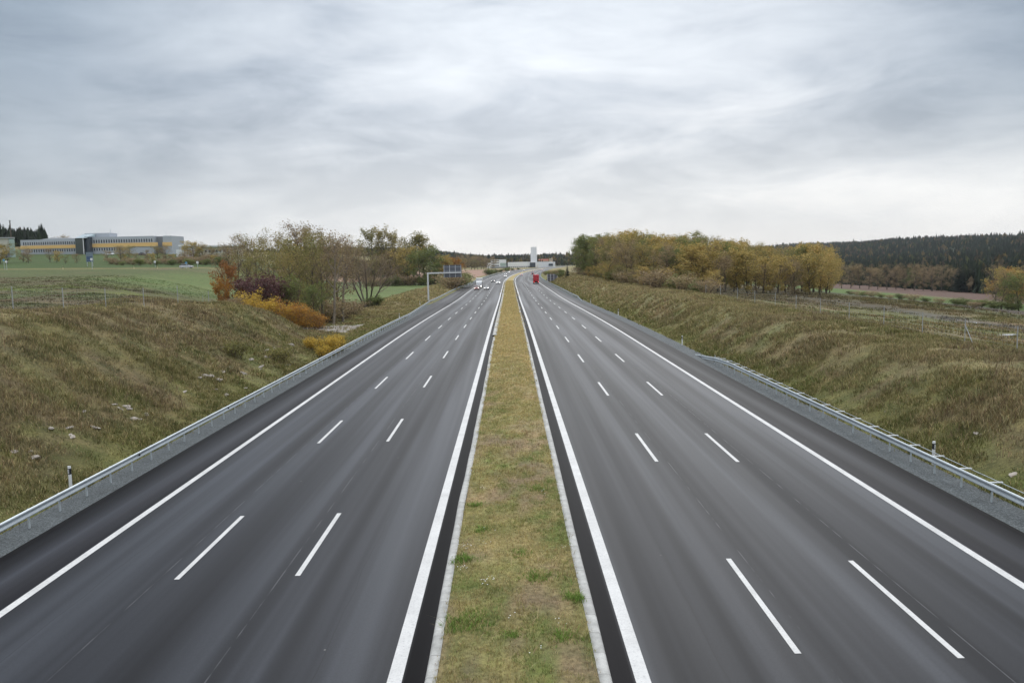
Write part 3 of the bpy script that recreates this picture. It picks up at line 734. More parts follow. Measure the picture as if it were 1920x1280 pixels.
# ================================================================ ROCKS ON THE SLOPES
import bmesh
def rock_mesh(seed):
    r = random.Random(seed); bm = bmesh.new(); bmesh.ops.create_icosphere(bm, subdivisions=2, radius=1)
    cuts = [(Vector((r.gauss(0, 1), r.gauss(0, 1), r.gauss(0, 1))).normalized(), r.uniform(.45, .8)) for _ in range(7)]
    for v in bm.verts:
        for n, d in cuts:
            k = v.co.dot(n)
            if k > d: v.co -= n * (k - d)
        v.co.x *= 1.25; v.co.z *= .55; v.co += Vector((r.gauss(0, .03), r.gauss(0, .03), r.gauss(0, .03)))
    me = bpy.data.meshes.new('rock'); bm.to_mesh(me); bm.free(); me.materials.append(M_STONEP); return me
RK = [rock_mesh(s) for s in range(5)]
def unproj(px, py, u=None, zlo=20, zhi=400):
    """ground point seen at a pixel: march along the ray until it meets the terrain"""
    q = m.to_3x3() @ Vector(((px - 960) / FPX, (640 - py) / FPX, -1.0)); t = zlo
    while t < zhi:
        p = Vector((0, 0, EYE)) + q * t
        if p.z < tz(p.x, p.y): return p
        t += .5
    return Vector((0, 0, EYE)) + q * zhi
rocks = [(152, 779, .30), (176, 805, .28), (211, 762, .22), (222, 770, .34), (236, 766, .30), (240, 768, .22), (247, 789, .30), (133, 822, .38), (128, 805, .22), (20, 852, .3), (58, 850, .3), (66, 862, .3),
         (96, 805, .25), (231, 850, .12), (372, 712, .34), (383, 707, .36), (394, 708, .34), (410, 714, .28), (417, 700, .3), (405, 732, .2), (345, 737, .22), (413, 714, .25), (426, 712, .22), (499, 660, .38), (505, 668, .3),
         (515, 655, .3), (545, 648, .34), (425, 742, .25), (497, 672, .28), (488, 690, .3), (460, 730, .25), (488, 694, .2), (541, 686, .2), (275, 779, .22), (193, 776, .16), (262, 788, .2), (455, 702, .3), (505, 672, .3), (520, 628, .26), (430, 690, .2), (470, 676, .25)]
rocksr = [(1813, 813, .36), (1836, 817, .5), (1850, 815, .3), (1910, 812, .4), (1900, 892, .3), (1687, 770, .18), (1624, 754, .25), (1724, 824, .14), (1660, 772, .16)]
wh = ['on the near left slope', 'on the near right slope']
def band(x, y, lst):
    return sorted(lst).index((x, y)) + 1
ORD = ['first', 'second', 'third', 'fourth', 'fifth', 'sixth', 'seventh', 'eighth', 'ninth', 'tenth', 'eleventh', 'twelfth', 'thirteenth', 'fourteenth', 'fifteenth', 'sixteenth', 'seventeenth', 'eighteenth', 'nineteenth', 'twentieth']
def ordn(i):
    if i < 20: return ORD[i]
    T = {2: 'twenty', 3: 'thirty', 4: 'forty', 5: 'fifty', 6: 'sixty', 7: 'seventy', 8: 'eighty', 9: 'ninety'}
    n = i + 1
    if n % 10 == 0: return {2: 'twentieth', 3: 'thirtieth', 4: 'fortieth', 5: 'fiftieth', 6: 'sixtieth', 7: 'seventieth', 8: 'eightieth'}[n // 10]
    return T[n // 10] + '-' + ORD[n % 10 - 1]
for lst, w, grp in ((rocks, 'left slope behind the guardrail', 'pale stones on the left slope'), (rocksr, 'right slope behind the guardrail', 'pale stones on the right slope')):
    for i, (x, y, s) in enumerate(sorted(lst)):
        p = unproj(x, y); o = link('rock', RK[i % 5]); o.location = p + Vector((0, 0, s * (.10 if 'right' in w else .30))); k = s * random.uniform(.85, 1.15) * (.62 if 'right' in w else 1)
        o.scale = (k * random.uniform(.8, 1.3), k * random.uniform(.7, 1.0), k * random.uniform(.6, .9)); o.rotation_euler = (random.uniform(-.3, .3), random.uniform(-.3, .3), random.uniform(0, 6.28))
        sz = 'small' if s < .24 else ('large' if s > .33 else 'medium')
        tag(o, f'{sz} pale stone, {ordn(i)} from the left on the {w}', 'rock', grp)

# ================================================================ TREES
L_OLIVE = mat_leaf('olive_leaves', [(0.131, 0.131, 0.048), (0.225, 0.213, 0.073), (0.300, 0.256, 0.088), (0.325, 0.250, 0.106)])
L_GREEN = mat_leaf('green_leaves', [(0.106, 0.131, 0.048), (0.163, 0.194, 0.069), (0.213, 0.237, 0.075), (0.263, 0.256, 0.088)])
L_BROWN = mat_leaf('brown_leaves', [(0.190, 0.140, 0.084), (0.291, 0.213, 0.123), (0.370, 0.280, 0.157), (0.291, 0.252, 0.112)])
L_OCHRE = mat_leaf('ochre_leaves', [(0.230, 0.213, 0.075), (0.425, 0.328, 0.109), (0.529, 0.380, 0.127), (0.333, 0.293, 0.098), (0.552, 0.356, 0.138)])
L_POP = mat_leaf('pale_olive_leaves', [(0.143, 0.143, 0.052), (0.260, 0.234, 0.091), (0.351, 0.299, 0.117), (0.312, 0.234, 0.104)])
L_ORANGE = mat_leaf('orange_leaves', [(.26, .135, .04), (.42, .20, .045), (.55, .31, .06), (.34, .22, .07)], .3)
L_YELLOW = mat_leaf('yellow_leaves', [(.34, .26, .07), (.54, .38, .07), (.62, .42, .07), (.50, .27, .05)], .3)
L_RED = mat_leaf('red_leaves', [(.16, .075, .040), (.26, .105, .045), (.34, .16, .05), (.22, .12, .05)], .3)
L_PURPLE = mat_leaf('purple_leaves', [(.10, .058, .056), (.145, .070, .072), (.17, .095, .080), (.13, .105, .075)])
L_CONIF = mat_leaf('conifer_needles', [(0.015, 0.027, 0.018), (0.024, 0.039, 0.022), (0.038, 0.055, 0.027)], .05)
L_PALE = mat_leaf('pale_leaves', [(0.210, 0.201, 0.096), (0.333, 0.298, 0.131), (0.420, 0.350, 0.158)])

class TM:
    def __init__(s): s.v = []; s.f = []; s.tips = []
    def tube(s, pts, rs, n):
        base = len(s.v); L_ = len(pts)
        for i, p in enumerate(pts):
            d = (pts[min(i + 1, L_ - 1)] - pts[max(i - 1, 0)]); d.normalize()
            x = d.orthogonal().normalized(); y = d.cross(x)
            for k in range(n):
                a = 2 * PI * k / n; s.v.append(p + (x * math.cos(a) + y * math.sin(a)) * rs[i])
        for i in range(L_ - 1):
            for k in range(n):
                s.f.append((base + i * n + k, base + i * n + (k + 1) % n, base + (i + 1) * n + (k + 1) % n, base + (i + 1) * n + k))
def grow(R_, tm, tw, p, d, ln, r, lv, P):
    """one limb with its children; thick limbs go to tm (trunk mesh), fine ones to tw (twigs)"""
    ns = 5 if lv == 0 else (4 if lv == 1 else 3); pts = [p.copy()]; rs = [r]; q = p.copy(); dd = d.copy()
    for i in range(ns):
        dd = (dd + Vector((R_.gauss(0, 1), R_.gauss(0, 1), R_.gauss(0, 1))) * P['wob'][min(lv, 3)] + Vector((0, 0, P['up'][min(lv, 3)]))).normalized()
        q = q + dd * ln / ns; pts.append(q.copy()); rs.append(r * (1 - (i + 1) / ns * P.get('tap', .75)))
    tgt = tm if lv < P['split'] else tw
    tgt.tube(pts, rs, 6 if lv == 0 else (5 if lv == 1 else 3))
    if lv >= P['levels']:
        tw.tips.append(pts[-1]); tw.tips.append(pts[len(pts) // 2]); return
    nch = P['kids'][lv]; f0 = P['from'][min(lv, 2)]
    for k in range(nch):
        t = f0 + (1 - f0) * (k + R_.random()) / nch; x = t * ns; i = min(int(x), ns - 1); pp = pts[i].lerp(pts[i + 1], x - i)
        ax = (pts[i + 1] - pts[i]).normalized(); a = R_.uniform(0, 2 * PI) if lv else 2.4 * k + R_.uniform(-.5, .5)
        s_ = ax.orthogonal().normalized(); s_ = Matrix.Rotation(a, 3, ax) @ s_
        sp = math.radians(R_.uniform(*P['ang'][min(lv, 2)])); nd = (ax * math.cos(sp) + s_ * math.sin(sp)).normalized()
        fall = P['shape'](t) if lv == 0 else (1 - .45 * t)
        grow(R_, tm, tw, pp, nd, ln * P['len'][min(lv, 2)] * fall * R_.uniform(.75, 1.2), max(r * (1 - t * .6) * .5, .008), lv + 1, P)
    if lv > 0: tw.tips.append(pts[-1])
def leaves(R_, tips, n, rad, size, flat=.6):
    T = np.array([tuple(t) for t in tips]); rr = np.random.default_rng(R_.randrange(10 ** 6))
    w = rr.gamma(1.2, 1, len(T)); w /= w.sum(); c = T[rr.choice(len(T), n, p=w)] + rr.normal(0, rad, (n, 3)) * (1, 1, .8)
    a = rr.normal(0, 1, (n, 3)); a[:, 2] *= flat; a /= np.linalg.norm(a, axis=1)[:, None]
    b = rr.normal(0, 1, (n, 3)); b -= (b * a).sum(1)[:, None] * a; b /= np.linalg.norm(b, axis=1)[:, None]
    s = size * rr.uniform(.5, 1.4, (n, 1)); e = s * rr.uniform(.45, .9, (n, 1))
    V = np.stack([c - a * s, c - b * e, c + a * s, c + b * e], 1).reshape(-1, 3); k = np.arange(n) * 4
    return V, np.stack([k, k + 1, k + 2, k + 3], -1)
def tree_proto(seed, H, P, nleaf, lrad, lsize, leafmat, bark=None, twig=None, stems=1, lean=.08, trunk_r=None):
    R_ = random.Random(seed); tm = TM(); tw = TM(); bark = bark or M_BARK; twig = twig or M_TWIG
    for s in range(stems):
        a = 2 * PI * s / max(stems, 1) + R_.uniform(-.4, .4); k = lean if stems == 1 else P.get('fan', .35) * R_.uniform(.6, 1.2)
        d = Vector((math.cos(a) * k, math.sin(a) * k, 1)).normalized(); b0 = Vector((math.cos(a), math.sin(a), 0)) * (0 if stems == 1 else .16)
        grow(R_, tm, tw, b0 + Vector((0, 0, -.3)), d, H * P.get('tl', .85) * R_.uniform(.85, 1.0 if stems > 1 else 1.0), trunk_r or H * .016, 0, P)
    tv = np.array([tuple(v) for v in tm.v]); t_me = npmesh('trunk', tv, np.array(tm.f), smooth=True); t_me.materials.append(bark)
    V = []; Fq = []; mi = []
    if tw.v: V.append(np.array([tuple(v) for v in tw.v])); Fq.append(np.array(tw.f)); mi.append(np.ones(len(tw.f)))
    if nleaf:
        lv_, lf = leaves(R_, tw.tips, nleaf, lrad, lsize); off = len(V[0]) if V else 0; V.append(lv_); Fq.append(lf + off); mi.append(np.zeros(len(lf)))
    c_me = npmesh('crown', np.concatenate(V), np.concatenate(Fq), mat_idx=np.concatenate(mi)); c_me.materials.append(leafmat); c_me.materials.append(twig)
    allv = np.concatenate(V); top = np.percentile(allv[:, 2], 99.7); wid = np.percentile(np.abs(allv[:, :2]), 96)
    return dict(t=t_me, c=c_me, top=float(top), wid=float(wid))
oval = lambda t: .55 + .9 * math.sin(PI * min(1, max(0, (t - .1) / .95)))
PB = dict(levels=3, split=2, kids=[13, 6, 4], len=[.42, .52, .5], ang=[(35, 65), (30, 60), (25, 60)], wob=[.05, .12, .2, .25], up=[.02, .10, .06, .02], shape=oval, **{'from': [.26, .2, .15]})
PT = dict(PB, levels=4, kids=[16, 6, 4, 3], len=[.30, .5, .5], ang=[(25, 50), (25, 55), (25, 60)], **{'from': [.16, .15, .15]})       # taller, slimmer
PW = dict(PB, levels=4, kids=[9, 6, 4, 3], len=[.44, .50, .48], ang=[(18, 42), (18, 40), (15, 40)], up=[.06, .12, .10, .06], fan=.62, tl=.72, split=1, **{'from': [.42, .2, .15]})   # willow broom
PS = dict(PB, levels=2, kids=[7, 4], len=[.5, .5, .5], ang=[(20, 50), (25, 60), (25, 60)], fan=.5, tl=.9, split=1, **{'from': [.2, .2, .2]})    # shrub
PBI = dict(PB, kids=[14, 5, 3], len=[.22, .5, .5], ang=[(30, 55), (30, 60), (30, 60)], **{'from': [.42, .2, .2]})
PG = dict(PB, kids=[16, 6, 4], len=[.36, .52, .5], **{'from': [.10, .2, .15]})
PRO = {}
PRO['olive'] = [tree_proto(s, 13, PG, 5200, .36, .095, L_OLIVE) for s in (1, 2)]
PRO['brown'] = [tree_proto(s, 13, PT, 3400, .34, .085, L_BROWN, twig=M_TWIG) for s in (3, 4)]
PRO['sparse'] = [tree_proto(s, 13, PT, 2600, .34, .085, mt, twig=M_TWIG) for s, mt in ((5, L_POP), (6, L_BROWN))]
PRO['ochre'] = [tree_proto(s, 13, PG, 4200, .40, .16, L_OCHRE) for s in (7, 8, 9)]
PRO['green'] = [tree_proto(s, 13, PG, 4200, .42, .16, L_GREEN) for s in (10, 11)]
PRO['brownfull'] = [tree_proto(s, 13, PG, 4600, .40, .115, L_BROWN) for s in (12, 13)]
PRO['poplar'] = [tree_proto(s, 22, PT, 3000, .55, .25, L_POP) for s in (14, 15)]
PRO['birch'] = [tree_proto(s, 12, PBI, 1600, .34, .08, L_BROWN, bark=M_BARKP) for s in (16, 17)]
PRO['willow'] = [tree_proto(18, 11, PW, 2600, .24, .06, L_BROWN, twig=M_TWIG, stems=6, trunk_r=.17)]
PRO['red'] = [tree_proto(19, 6.5, dict(PB, **{'from': [.12, .15, .15]}), 4200, .26, .10, L_RED)]
PRO['orange'] = [tree_proto(20, 6.5, dict(PB, **{'from': [.12, .15, .15]}), 3600, .28, .13, L_ORANGE)]
PRO['bigorange'] = [tree_proto(27, 13, PB, 6000, .50, .20, L_ORANGE)]
PRO['purpleshrub'] = [tree_proto(21, 4.0, PS, 4200, .32, .10, L_PURPLE, stems=8, trunk_r=.05)]
PRO['orangeshrub'] = [tree_proto(s, 2.9, dict(PS, fan=.32, **{'from': [.10, .2, .2]}), 1700, .18, .075, mt, stems=9, trunk_r=.025) for s, mt in ((22, L_ORANGE), (23, L_YELLOW))]
PRO['yellowbush'] = [tree_proto(24, 1.5, dict(PS, fan=.4), 2400, .15, .065, L_YELLOW, stems=7, trunk_r=.02)]
PRO['greenshrub'] = [tree_proto(25, 1.3, PS, 1800, .16, .06, L_OLIVE, stems=9, trunk_r=.015), tree_proto(26, 3.2, PS, 3000, .28, .11, L_GREEN, stems=8, trunk_r=.04)]
PRO['brownshrub'] = [tree_proto(28, 3.0, dict(PS, **{'from': [.05, .2, .2]}), 1800, .28, .10, L_BROWN, stems=9, trunk_r=.035)]
def conifer_proto(seed, H=13, leafmat=L_CONIF):
    R_ = random.Random(seed); tm = TM(); tm.tube([Vector((0, 0, -.3)), Vector((0, 0, H * .5)), Vector((0, 0, H))], [H * .014, H * .009, .02], 6)
    V = []; Fq = []
    nt_ = 46
    for k in range(nt_):
        t = k / (nt_ - 1); z = H * (.06 + .93 * t); r = H * .21 * (1 - t) ** .85 + .10
        for j in range(10):
            a = R_.uniform(0, 2 * PI); rr = r * R_.uniform(.55, 1.18); w = .13 * rr + .10; dr = -.28 * rr * R_.uniform(.4, 1.3)
            c, s = math.cos(a), math.sin(a); n = len(V)
            V += [(0, 0, z), (c * rr * .6 - s * w * 1.3, s * rr * .6 + c * w * 1.3, z + dr * .45), (c * rr, s * rr, z + dr), (c * rr * .6 + s * w * 1.3, s * rr * .6 - c * w * 1.3, z + dr * .45)]
            Fq.append((n, n + 1, n + 2, n + 3))
    t_me = npmesh('trunk', np.array([tuple(v) for v in tm.v]), np.array(tm.f), smooth=True); t_me.materials.append(M_BARK)
    c_me = npmesh('crown', np.array(V), np.array(Fq)); c_me.materials.append(leafmat)
    return dict(t=t_me, c=c_me, top=H, wid=H * .2)
PRO['conifer'] = [conifer_proto(31), conifer_proto(32)]
NAMEOF = {'conifer': 'conifer_tree', 'willow': 'willow_tree', 'birch': 'birch_tree', 'poplar': 'poplar_tree', 'purpleshrub': 'shrub', 'orangeshrub': 'shrub', 'yellowbush': 'shrub', 'greenshrub': 'shrub', 'brownshrub': 'shrub'}
def plant(kind, x, y, h, label, group=None, w=None, var=None, dz=0):
    """h: height above the ground in metres, w: width factor"""
    pl = PRO[kind]; p = pl[(var if var is not None else random.randrange(len(pl))) % len(pl)]; s = h / p['top']
    nm = NAMEOF.get(kind, 'deciduous_tree'); shrub = nm == 'shrub'
    t = thing(nm, label, 'shrub' if shrub else 'tree', (x, y, tz(x, y) + dz), random.uniform(0, 6.28), group)
    k = s * (w or random.uniform(.92, 1.15)); t.scale = (k, k, s)
    link('stem' if shrub else 'trunk', p['t'], t); link('foliage' if shrub else 'crown', p['c'], t)
    return t
def hz_y(px): return 488 - .022 * (px - 954)
def at(px, Z): return ((px - 954) / FPX * Z, Z)        # map position of a bearing at a distance
def top_h(px, topy, Z, x, y):                           # height of a tree whose top shows at that row
    return EYE + (hz_y(px) - topy) / FPX * Z - tz(x, y)

# ---- left copse beside the field
LC = [('red', 428, 488, 116, 'small red and orange leaved tree at the left end of the copse', .62),
      ('orange', 418, 520, 112, 'small orange tree just left of and below the red-leaved tree', .6),
      ('purpleshrub', 480, 512, 118, 'broad dark purple shrub right of the red-leaved tree', 1.15),
      ('purpleshrub', 512, 514, 121, 'dark purple-brown shrub on the right flank of the broad purple one', 1.05),
      ('sparse', 448, 440, 158, 'sparse grey-brown tree at the left edge of the copse behind the red tree', 1.0),
      ('brown', 424, 458, 175, 'low brown-crowned tree furthest left behind the copse', 1.2),
      ('brown', 470, 446, 168, 'brown twiggy tree between the sparse grey-brown and the first olive tree', 1.0),
      ('sparse', 486, 430, 150, 'tall sparse tree with a spreading flat top in the copse', 1.0),
      ('olive', 506, 441, 146, 'olive-green tree behind the dark purple shrubs', .9),
      ('sparse', 528, 436, 152, 'thin-crowned olive tree right of the one behind the purple shrubs', .95),
      ('olive', 552, 428, 140, 'tall broad olive-brown tree in the middle of the copse', .95),
      ('brown', 566, 419, 158, 'tallest brown-tinted tree standing behind the middle of the copse', 1.0),
      ('olive', 578, 437, 132, 'yellow-olive tree with low foliage in front of the tallest brown tree', .95),
      ('brown', 592, 424, 148, 'reddish brown twiggy tree right of the tallest brown tree', .95),
      ('brown', 610, 432, 150, 'brown bare-topped tree toward the right end of the copse', .95),
      ('sparse', 600, 470, 128, 'slender olive tree low at the right front of the copse', .8),
      ('olive', 520, 462, 136, 'olive tree low in front of the left-centre of the copse', 1.0),
      ('olive', 545, 470, 128, 'dense olive tree low in the centre of the copse above the orange hedge', 1.0),
      ('ochre', 568, 462, 150, 'yellowish tree half hidden in the centre of the copse', 1.0),
      ('olive', 466, 470, 140, 'olive tree behind the red-leaved tree and left purple shrub', 1.0),
      ('olive', 606, 484, 142, 'low olive tree behind the right end of the copse', 1.1),
      ('green', 556, 520, 120, 'low green bush-like tree under the middle of the copse', .9),
      ('green', 585, 530, 118, 'second low green tree under the copse behind the orange hedge', .9),
      ('green', 530, 515, 124, 'third low green tree behind the purple shrubs', .85),
      ('birch', 622, 438, 128, 'left one of two slim pale birches above the gravel track', 1.0),
      ('birch', 640, 446, 133, 'right one of two slim pale birches above the gravel track', 1.0),
      ('brown', 634, 452, 165, 'brown bare tree behind the two slim birches', 1.1),
      ('willow', 686, 470, 182, 'lone willow with a bare broom-like crown at the meadow edge', .92),
      ('brownshrub', 640, 562, 140, 'dark brown shrub at the foot of the two slim birches', 1.6),
      ('brownshrub', 660, 560, 150, 'brown shrub between the birches and the lone willow', 1.6),
      ('greenshrub', 700, 552, 178, 'green shrub at the foot of the lone willow', 1.8),
      ('brownshrub', 610, 556, 132, 'brown undergrowth shrub behind the right end of the orange hedge', 1.6)]
for (k, px, ty, Z, lab, w) in LC:
    x, y = at(px, Z); plant(k, x, y, max(1.2, top_h(px, ty, Z, x, y)), lab, 'copse on the left' if k not in ('willow',) else None, w * (1.25 if k == 'willow' else 1))
# ---- orange and yellow hedge row
HD = [(468, 552, 104), (480, 556, 104.5), (492, 557, 105), (504, 560, 106), (516, 562, 107), (528, 564, 108), (540, 566, 109), (551, 569, 110), (561, 572, 111.5), (571, 576, 113), (581, 580, 114.5), (590, 586, 116), (598, 592, 117.5)]
for i, (px, ty, Z) in enumerate(HD):
    x, y = at(px, Z); v = 1 if i < 4 else (0 if i > 6 else i % 2)
    plant('orangeshrub', x, y, top_h(px, ty - 2, Z, x, y), f'{"yellow" if v else "orange"} shrub, {ordn(i)} from the left in the bright hedge below the copse', 'orange and yellow hedge row', random.uniform(.9, 1.25), v).scale.z *= random.uniform(.85, 1.18)
for i, (px, ty, Z, lab) in enumerate(((606, 637, 82, 'bright yellow-orange bush against the left guardrail, tallest of its cluster'), (622, 640, 84, 'yellow bush right of the tallest one by the left guardrail, below the delineator post'), (634, 643, 86, 'rightmost yellow bush of the cluster beside the delineator post'),
                                      (577, 640, 83, 'small sparse yellow-green bush left of the yellow cluster by the guardrail'), (614, 650, 80, 'low orange-yellow bush at the front of the cluster by the left guardrail'))):
    x, y = at(px, Z); x = max(min(x, -18.6), -30); plant('yellowbush', x, y, (1.9, 1.7, 1.8, 1.3, 1.2)[i], lab, 'yellow bushes by the left guardrail', .85)
for (px, ty, by, Z, k, lab) in ((524, 650, 678, 62, 'greenshrub', 'olive green bush on the left slope amid the pale stones'), (443, 656, 672, 56, 'greenshrub', 'small olive bush on the left slope left of the larger olive bush'), (440, 562, 0, 90, 'brownshrub', 'brown shrub at the bend of the field fence')):
    p = unproj(px, by) if by else Vector((*at(px, Z), 0)); plant(k, p.x, p.y, 1.35, lab, None, 1.1, 0)

# ---- tall trees beyond the meadow and the greenery behind the gantry
FT = [('sparse', 652, 442, 300, 'small thin tree behind the willow, left of the tall meadow trees'), ('sparse', 664, 452, 310, 'second small thin tree behind the willow'), ('brown', 676, 458, 320, 'low brown tree between the thin trees and the tall meadow trees'),
      ('poplar', 706, 428, 405, 'leftmost tall poplar-like tree beyond the green meadow'), ('poplar', 727, 424, 410, 'tallest poplar-like tree beyond the green meadow'), ('poplar', 748, 432, 415, 'poplar-like tree right of the tallest beyond the meadow'),
      ('poplar', 776, 438, 400, 'poplar-like tree left of the overhead sign gantry'), ('poplar', 797, 436, 405, 'rightmost tall poplar-like tree directly above the gantry post'), ('ochre', 765, 462, 395, 'green-yellow tree filling the gap in the tall meadow trees'),
      ('green', 806, 462, 385, 'dense green tree above the gantry arm'), ('green', 790, 470, 380, 'green tree at the foot of the rightmost tall trees'), ('ochre', 824, 478, 395, 'ochre tree just left of the overhead sign panel'),
      ('ochre', 838, 482, 400, 'ochre tree behind the overhead sign panel'), ('bigorange', 852, 481, 405, 'orange tree behind the right edge of the overhead sign panel'), ('green', 815, 490, 370, 'low green tree behind the gantry arm'),
      ('brown', 738, 470, 398, 'brown undergrowth tree between the tall meadow trees'), ('brown', 715, 478, 396, 'low brown tree under the leftmost tall meadow tree'), ('olive', 695, 484, 392, 'low olive tree at the left foot of the tall meadow trees'), ('olive', 752, 484, 394, 'low olive tree at the middle foot of the tall meadow trees')]
for (k, px, ty, Z, lab) in FT:
    x, y = at(px, Z); plant(k, x, y, top_h(px, ty, Z, x, y), lab, 'trees beyond the meadow', .95 if k == 'poplar' else 1.25)
for i, (k, px, ty, Z) in enumerate((('brownfull', 872, 476, 1010), ('brownfull', 884, 477, 1020), ('brownfull', 896, 477, 1030), ('brownfull', 907, 479, 1040), ('brown', 916, 484, 1000), ('olive', 865, 484, 900), ('brownfull', 924, 480, 1060), ('olive', 890, 485, 1000), ('olive', 902, 487, 1000))):
    x, y = at(px, Z); plant(k, x, y, top_h(px, ty, Z, x, y), f'{ordn(i)} brownish tree beyond the ploughed field, right of the gantry', 'trees beyond the ploughed field', 1.6)
x, y = at(911, 560); plant('sparse', x, y, 13, 'single thin dark tree at the road edge before the ploughed field', None, .55)
for i, (px, ty, Z, k) in enumerate(((866, 506, 330, 'greenshrub'), (878, 509, 350, 'greenshrub'), (856, 508, 320, 'greenshrub'), (846, 512, 300, 'brownshrub'), (932, 503, 620, 'greenshrub'), (944, 503, 660, 'greenshrub'), (957, 503, 720, 'greenshrub'), (970, 502, 780, 'greenshrub'), (982, 502, 840, 'greenshrub'), (922, 504, 600, 'greenshrub'), (994, 501, 900, 'greenshrub'), (951, 500, 800, 'greenshrub'))):
    x, y = at(px, Z); u_ = x - float(rc(y)); x = min(x, float(rc(y)) - 21); plant(k, x, y, max(2.0, top_h(px, ty, Z, x, y)), f'{ordn(i)} roadside shrub beyond the gantry along the left carriageway', 'distant roadside shrubs', 1.9, 1)

for i in range(15):
    x, y = at(690 + i * 9.6, 386 - (i % 3) * 4); plant(('brownshrub', 'greenshrub')[i % 2], x, y, random.uniform(3.2, 5.5), f'{ordn(i)} shrub from the left along the foot of the tall meadow trees', 'shrubs under the tall meadow trees', 1.5, 1)
for i in range(22):
    x, y = at(214 + i * 10.3, 322 - (i % 3) * 6); plant(('brownshrub', 'brownshrub', 'greenshrub')[i % 3], x, y, random.uniform(2.2, 4.0) * (1 if i > 9 else .7), f'{ordn(i)} dark shrub from the left in the hedge before the long building', 'dark hedge before the long building', 1.7, 1)
# ---- right wood along the top of the cutting
def rtop(px): return float(np.interp(px, [1064, 1075, 1090, 1110, 1125, 1150, 1170, 1200, 1240, 1290, 1312, 1330, 1345, 1380, 1400, 1430, 1445, 1468, 1490, 1520, 1540, 1552], [462, 449, 439, 442, 440, 436, 429, 434, 437, 441, 434, 437, 449, 448, 453, 456, 461, 464, 456, 455, 458, 470]))
def rdist(px): return float(np.interp(px, [1064, 1100, 1175, 1300, 1420, 1550], [345, 290, 225, 200, 215, 235]))
kinds = ['green', 'olive', 'ochre', 'ochre', 'olive', 'brownfull', 'ochre', 'green', 'ochre', 'sparse', 'brownfull', 'ochre', 'olive']
ptx = 1066; i = 0; cnts = {}
random.seed(12)
colw = {'green': 'dark green', 'olive': 'olive', 'ochre': 'ochre', 'brownfull': 'russet brown', 'sparse': 'thin-leaved', 'brown': 'brown twiggy', 'bigorange': 'orange'}
rw = []
while ptx < 1556:
    for row in (0, 1, 2):
        px = ptx + random.uniform(-5, 5) + row * 4; Z = rdist(px) + (-18, 8, 36)[row] + random.uniform(-5, 5)
        k = kinds[random.randrange(len(kinds))]
        if px < 1130: k = ('green', 'olive', 'green', 'sparse')[random.randrange(4)]
        elif k == 'green' and random.random() < .6: k = 'ochre'
        if px > 1515: k = 'ochre'
        ty = rtop(px) + (14, random.uniform(0, 8), random.uniform(-2, 7))[row] + (random.uniform(0, 16) if row == 0 else 0)
        x, y = at(px, Z)
        if x - float(rc(y)) < 31: x = 31 + random.uniform(0, 3) + float(rc(y))
        rw.append(((x / y) * FPX + 954, row, k, x, y, max(4.5, top_h(px, ty, Z, x, y))))
    ptx += 13.5 if ptx > 1150 else 10
rw.sort()
for j, (px, row, k, x, y, h) in enumerate(rw):
    cnts[(row, k)] = cnts.get((row, k), 0); n_ = cnts[(row, k)]; cnts[(row, k)] += 1
    plant(k, x, y, h, f'{ordn(n_)} {colw[k]} tree from the left in the {("front", "middle", "back")[row]} row of the right wood', 'right-hand autumn wood', 1.0 if row else 1.12)
for i, (px, ty, Z, w) in enumerate(((1138, 500, 232, 1.5), (1122, 508, 240, 1.4), (1150, 506, 214, 1.3), (1100, 512, 262, 1.5), (1166, 508, 205, 1.3), (1086, 514, 290, 1.4), (1182, 512, 190, 1.3), (1205, 512, 180, 1.4), (1230, 512, 176, 1.4), (1255, 516, 168, 1.4), (1290, 518, 160, 1.3), (1330, 520, 158, 1.4))):
    x, y = at(px, Z); x = max(x, 28.5 + float(rc(y))); plant('ochre' if i % 2 else 'olive', x, y, max(4, top_h(px, ty - 14, Z, x, y)), f'{ordn(i)} {"ochre" if i % 2 else "olive"} bushy tree planted along the front edge of the right wood', 'bushy trees fronting the right-hand wood', 1.3)
random.seed(77)
for i in range(34):
    yy = 138 + i * 6.3; xx = 29.5 + random.uniform(0, 5) + float(rc(yy)); k = ('brownshrub', 'greenshrub', 'brownshrub', 'greenshrub')[i % 4]
    plant(k, xx, yy, random.uniform(2.2, 4.2), f'{ordn(i)} undergrowth shrub from the camera along the foot of the right wood', 'undergrowth along the right wood', 1.5, 1)
x, y = at(1063, 330); x = max(x, 22.5); plant('conifer', x, y, 5.5, 'small dark conifer alone on the right slope beyond the roadside sign', None, 1.2)
for i, (px, Z) in enumerate(((1046, 395), (1052, 380), (1041, 410), (1036, 430), (1030, 455), (1026, 480), (1022, 510), (1050, 360))):
    x, y = at(px, Z); x = max(x, float(rc(y)) + 20.5); plant('greenshrub' if i % 3 else 'brownshrub', x, y, 2.6, f'{ordn(i)} yellow-green shrub on the bank behind the right roadside sign', 'shrubs behind the right roadside sign', 1.5, 1)

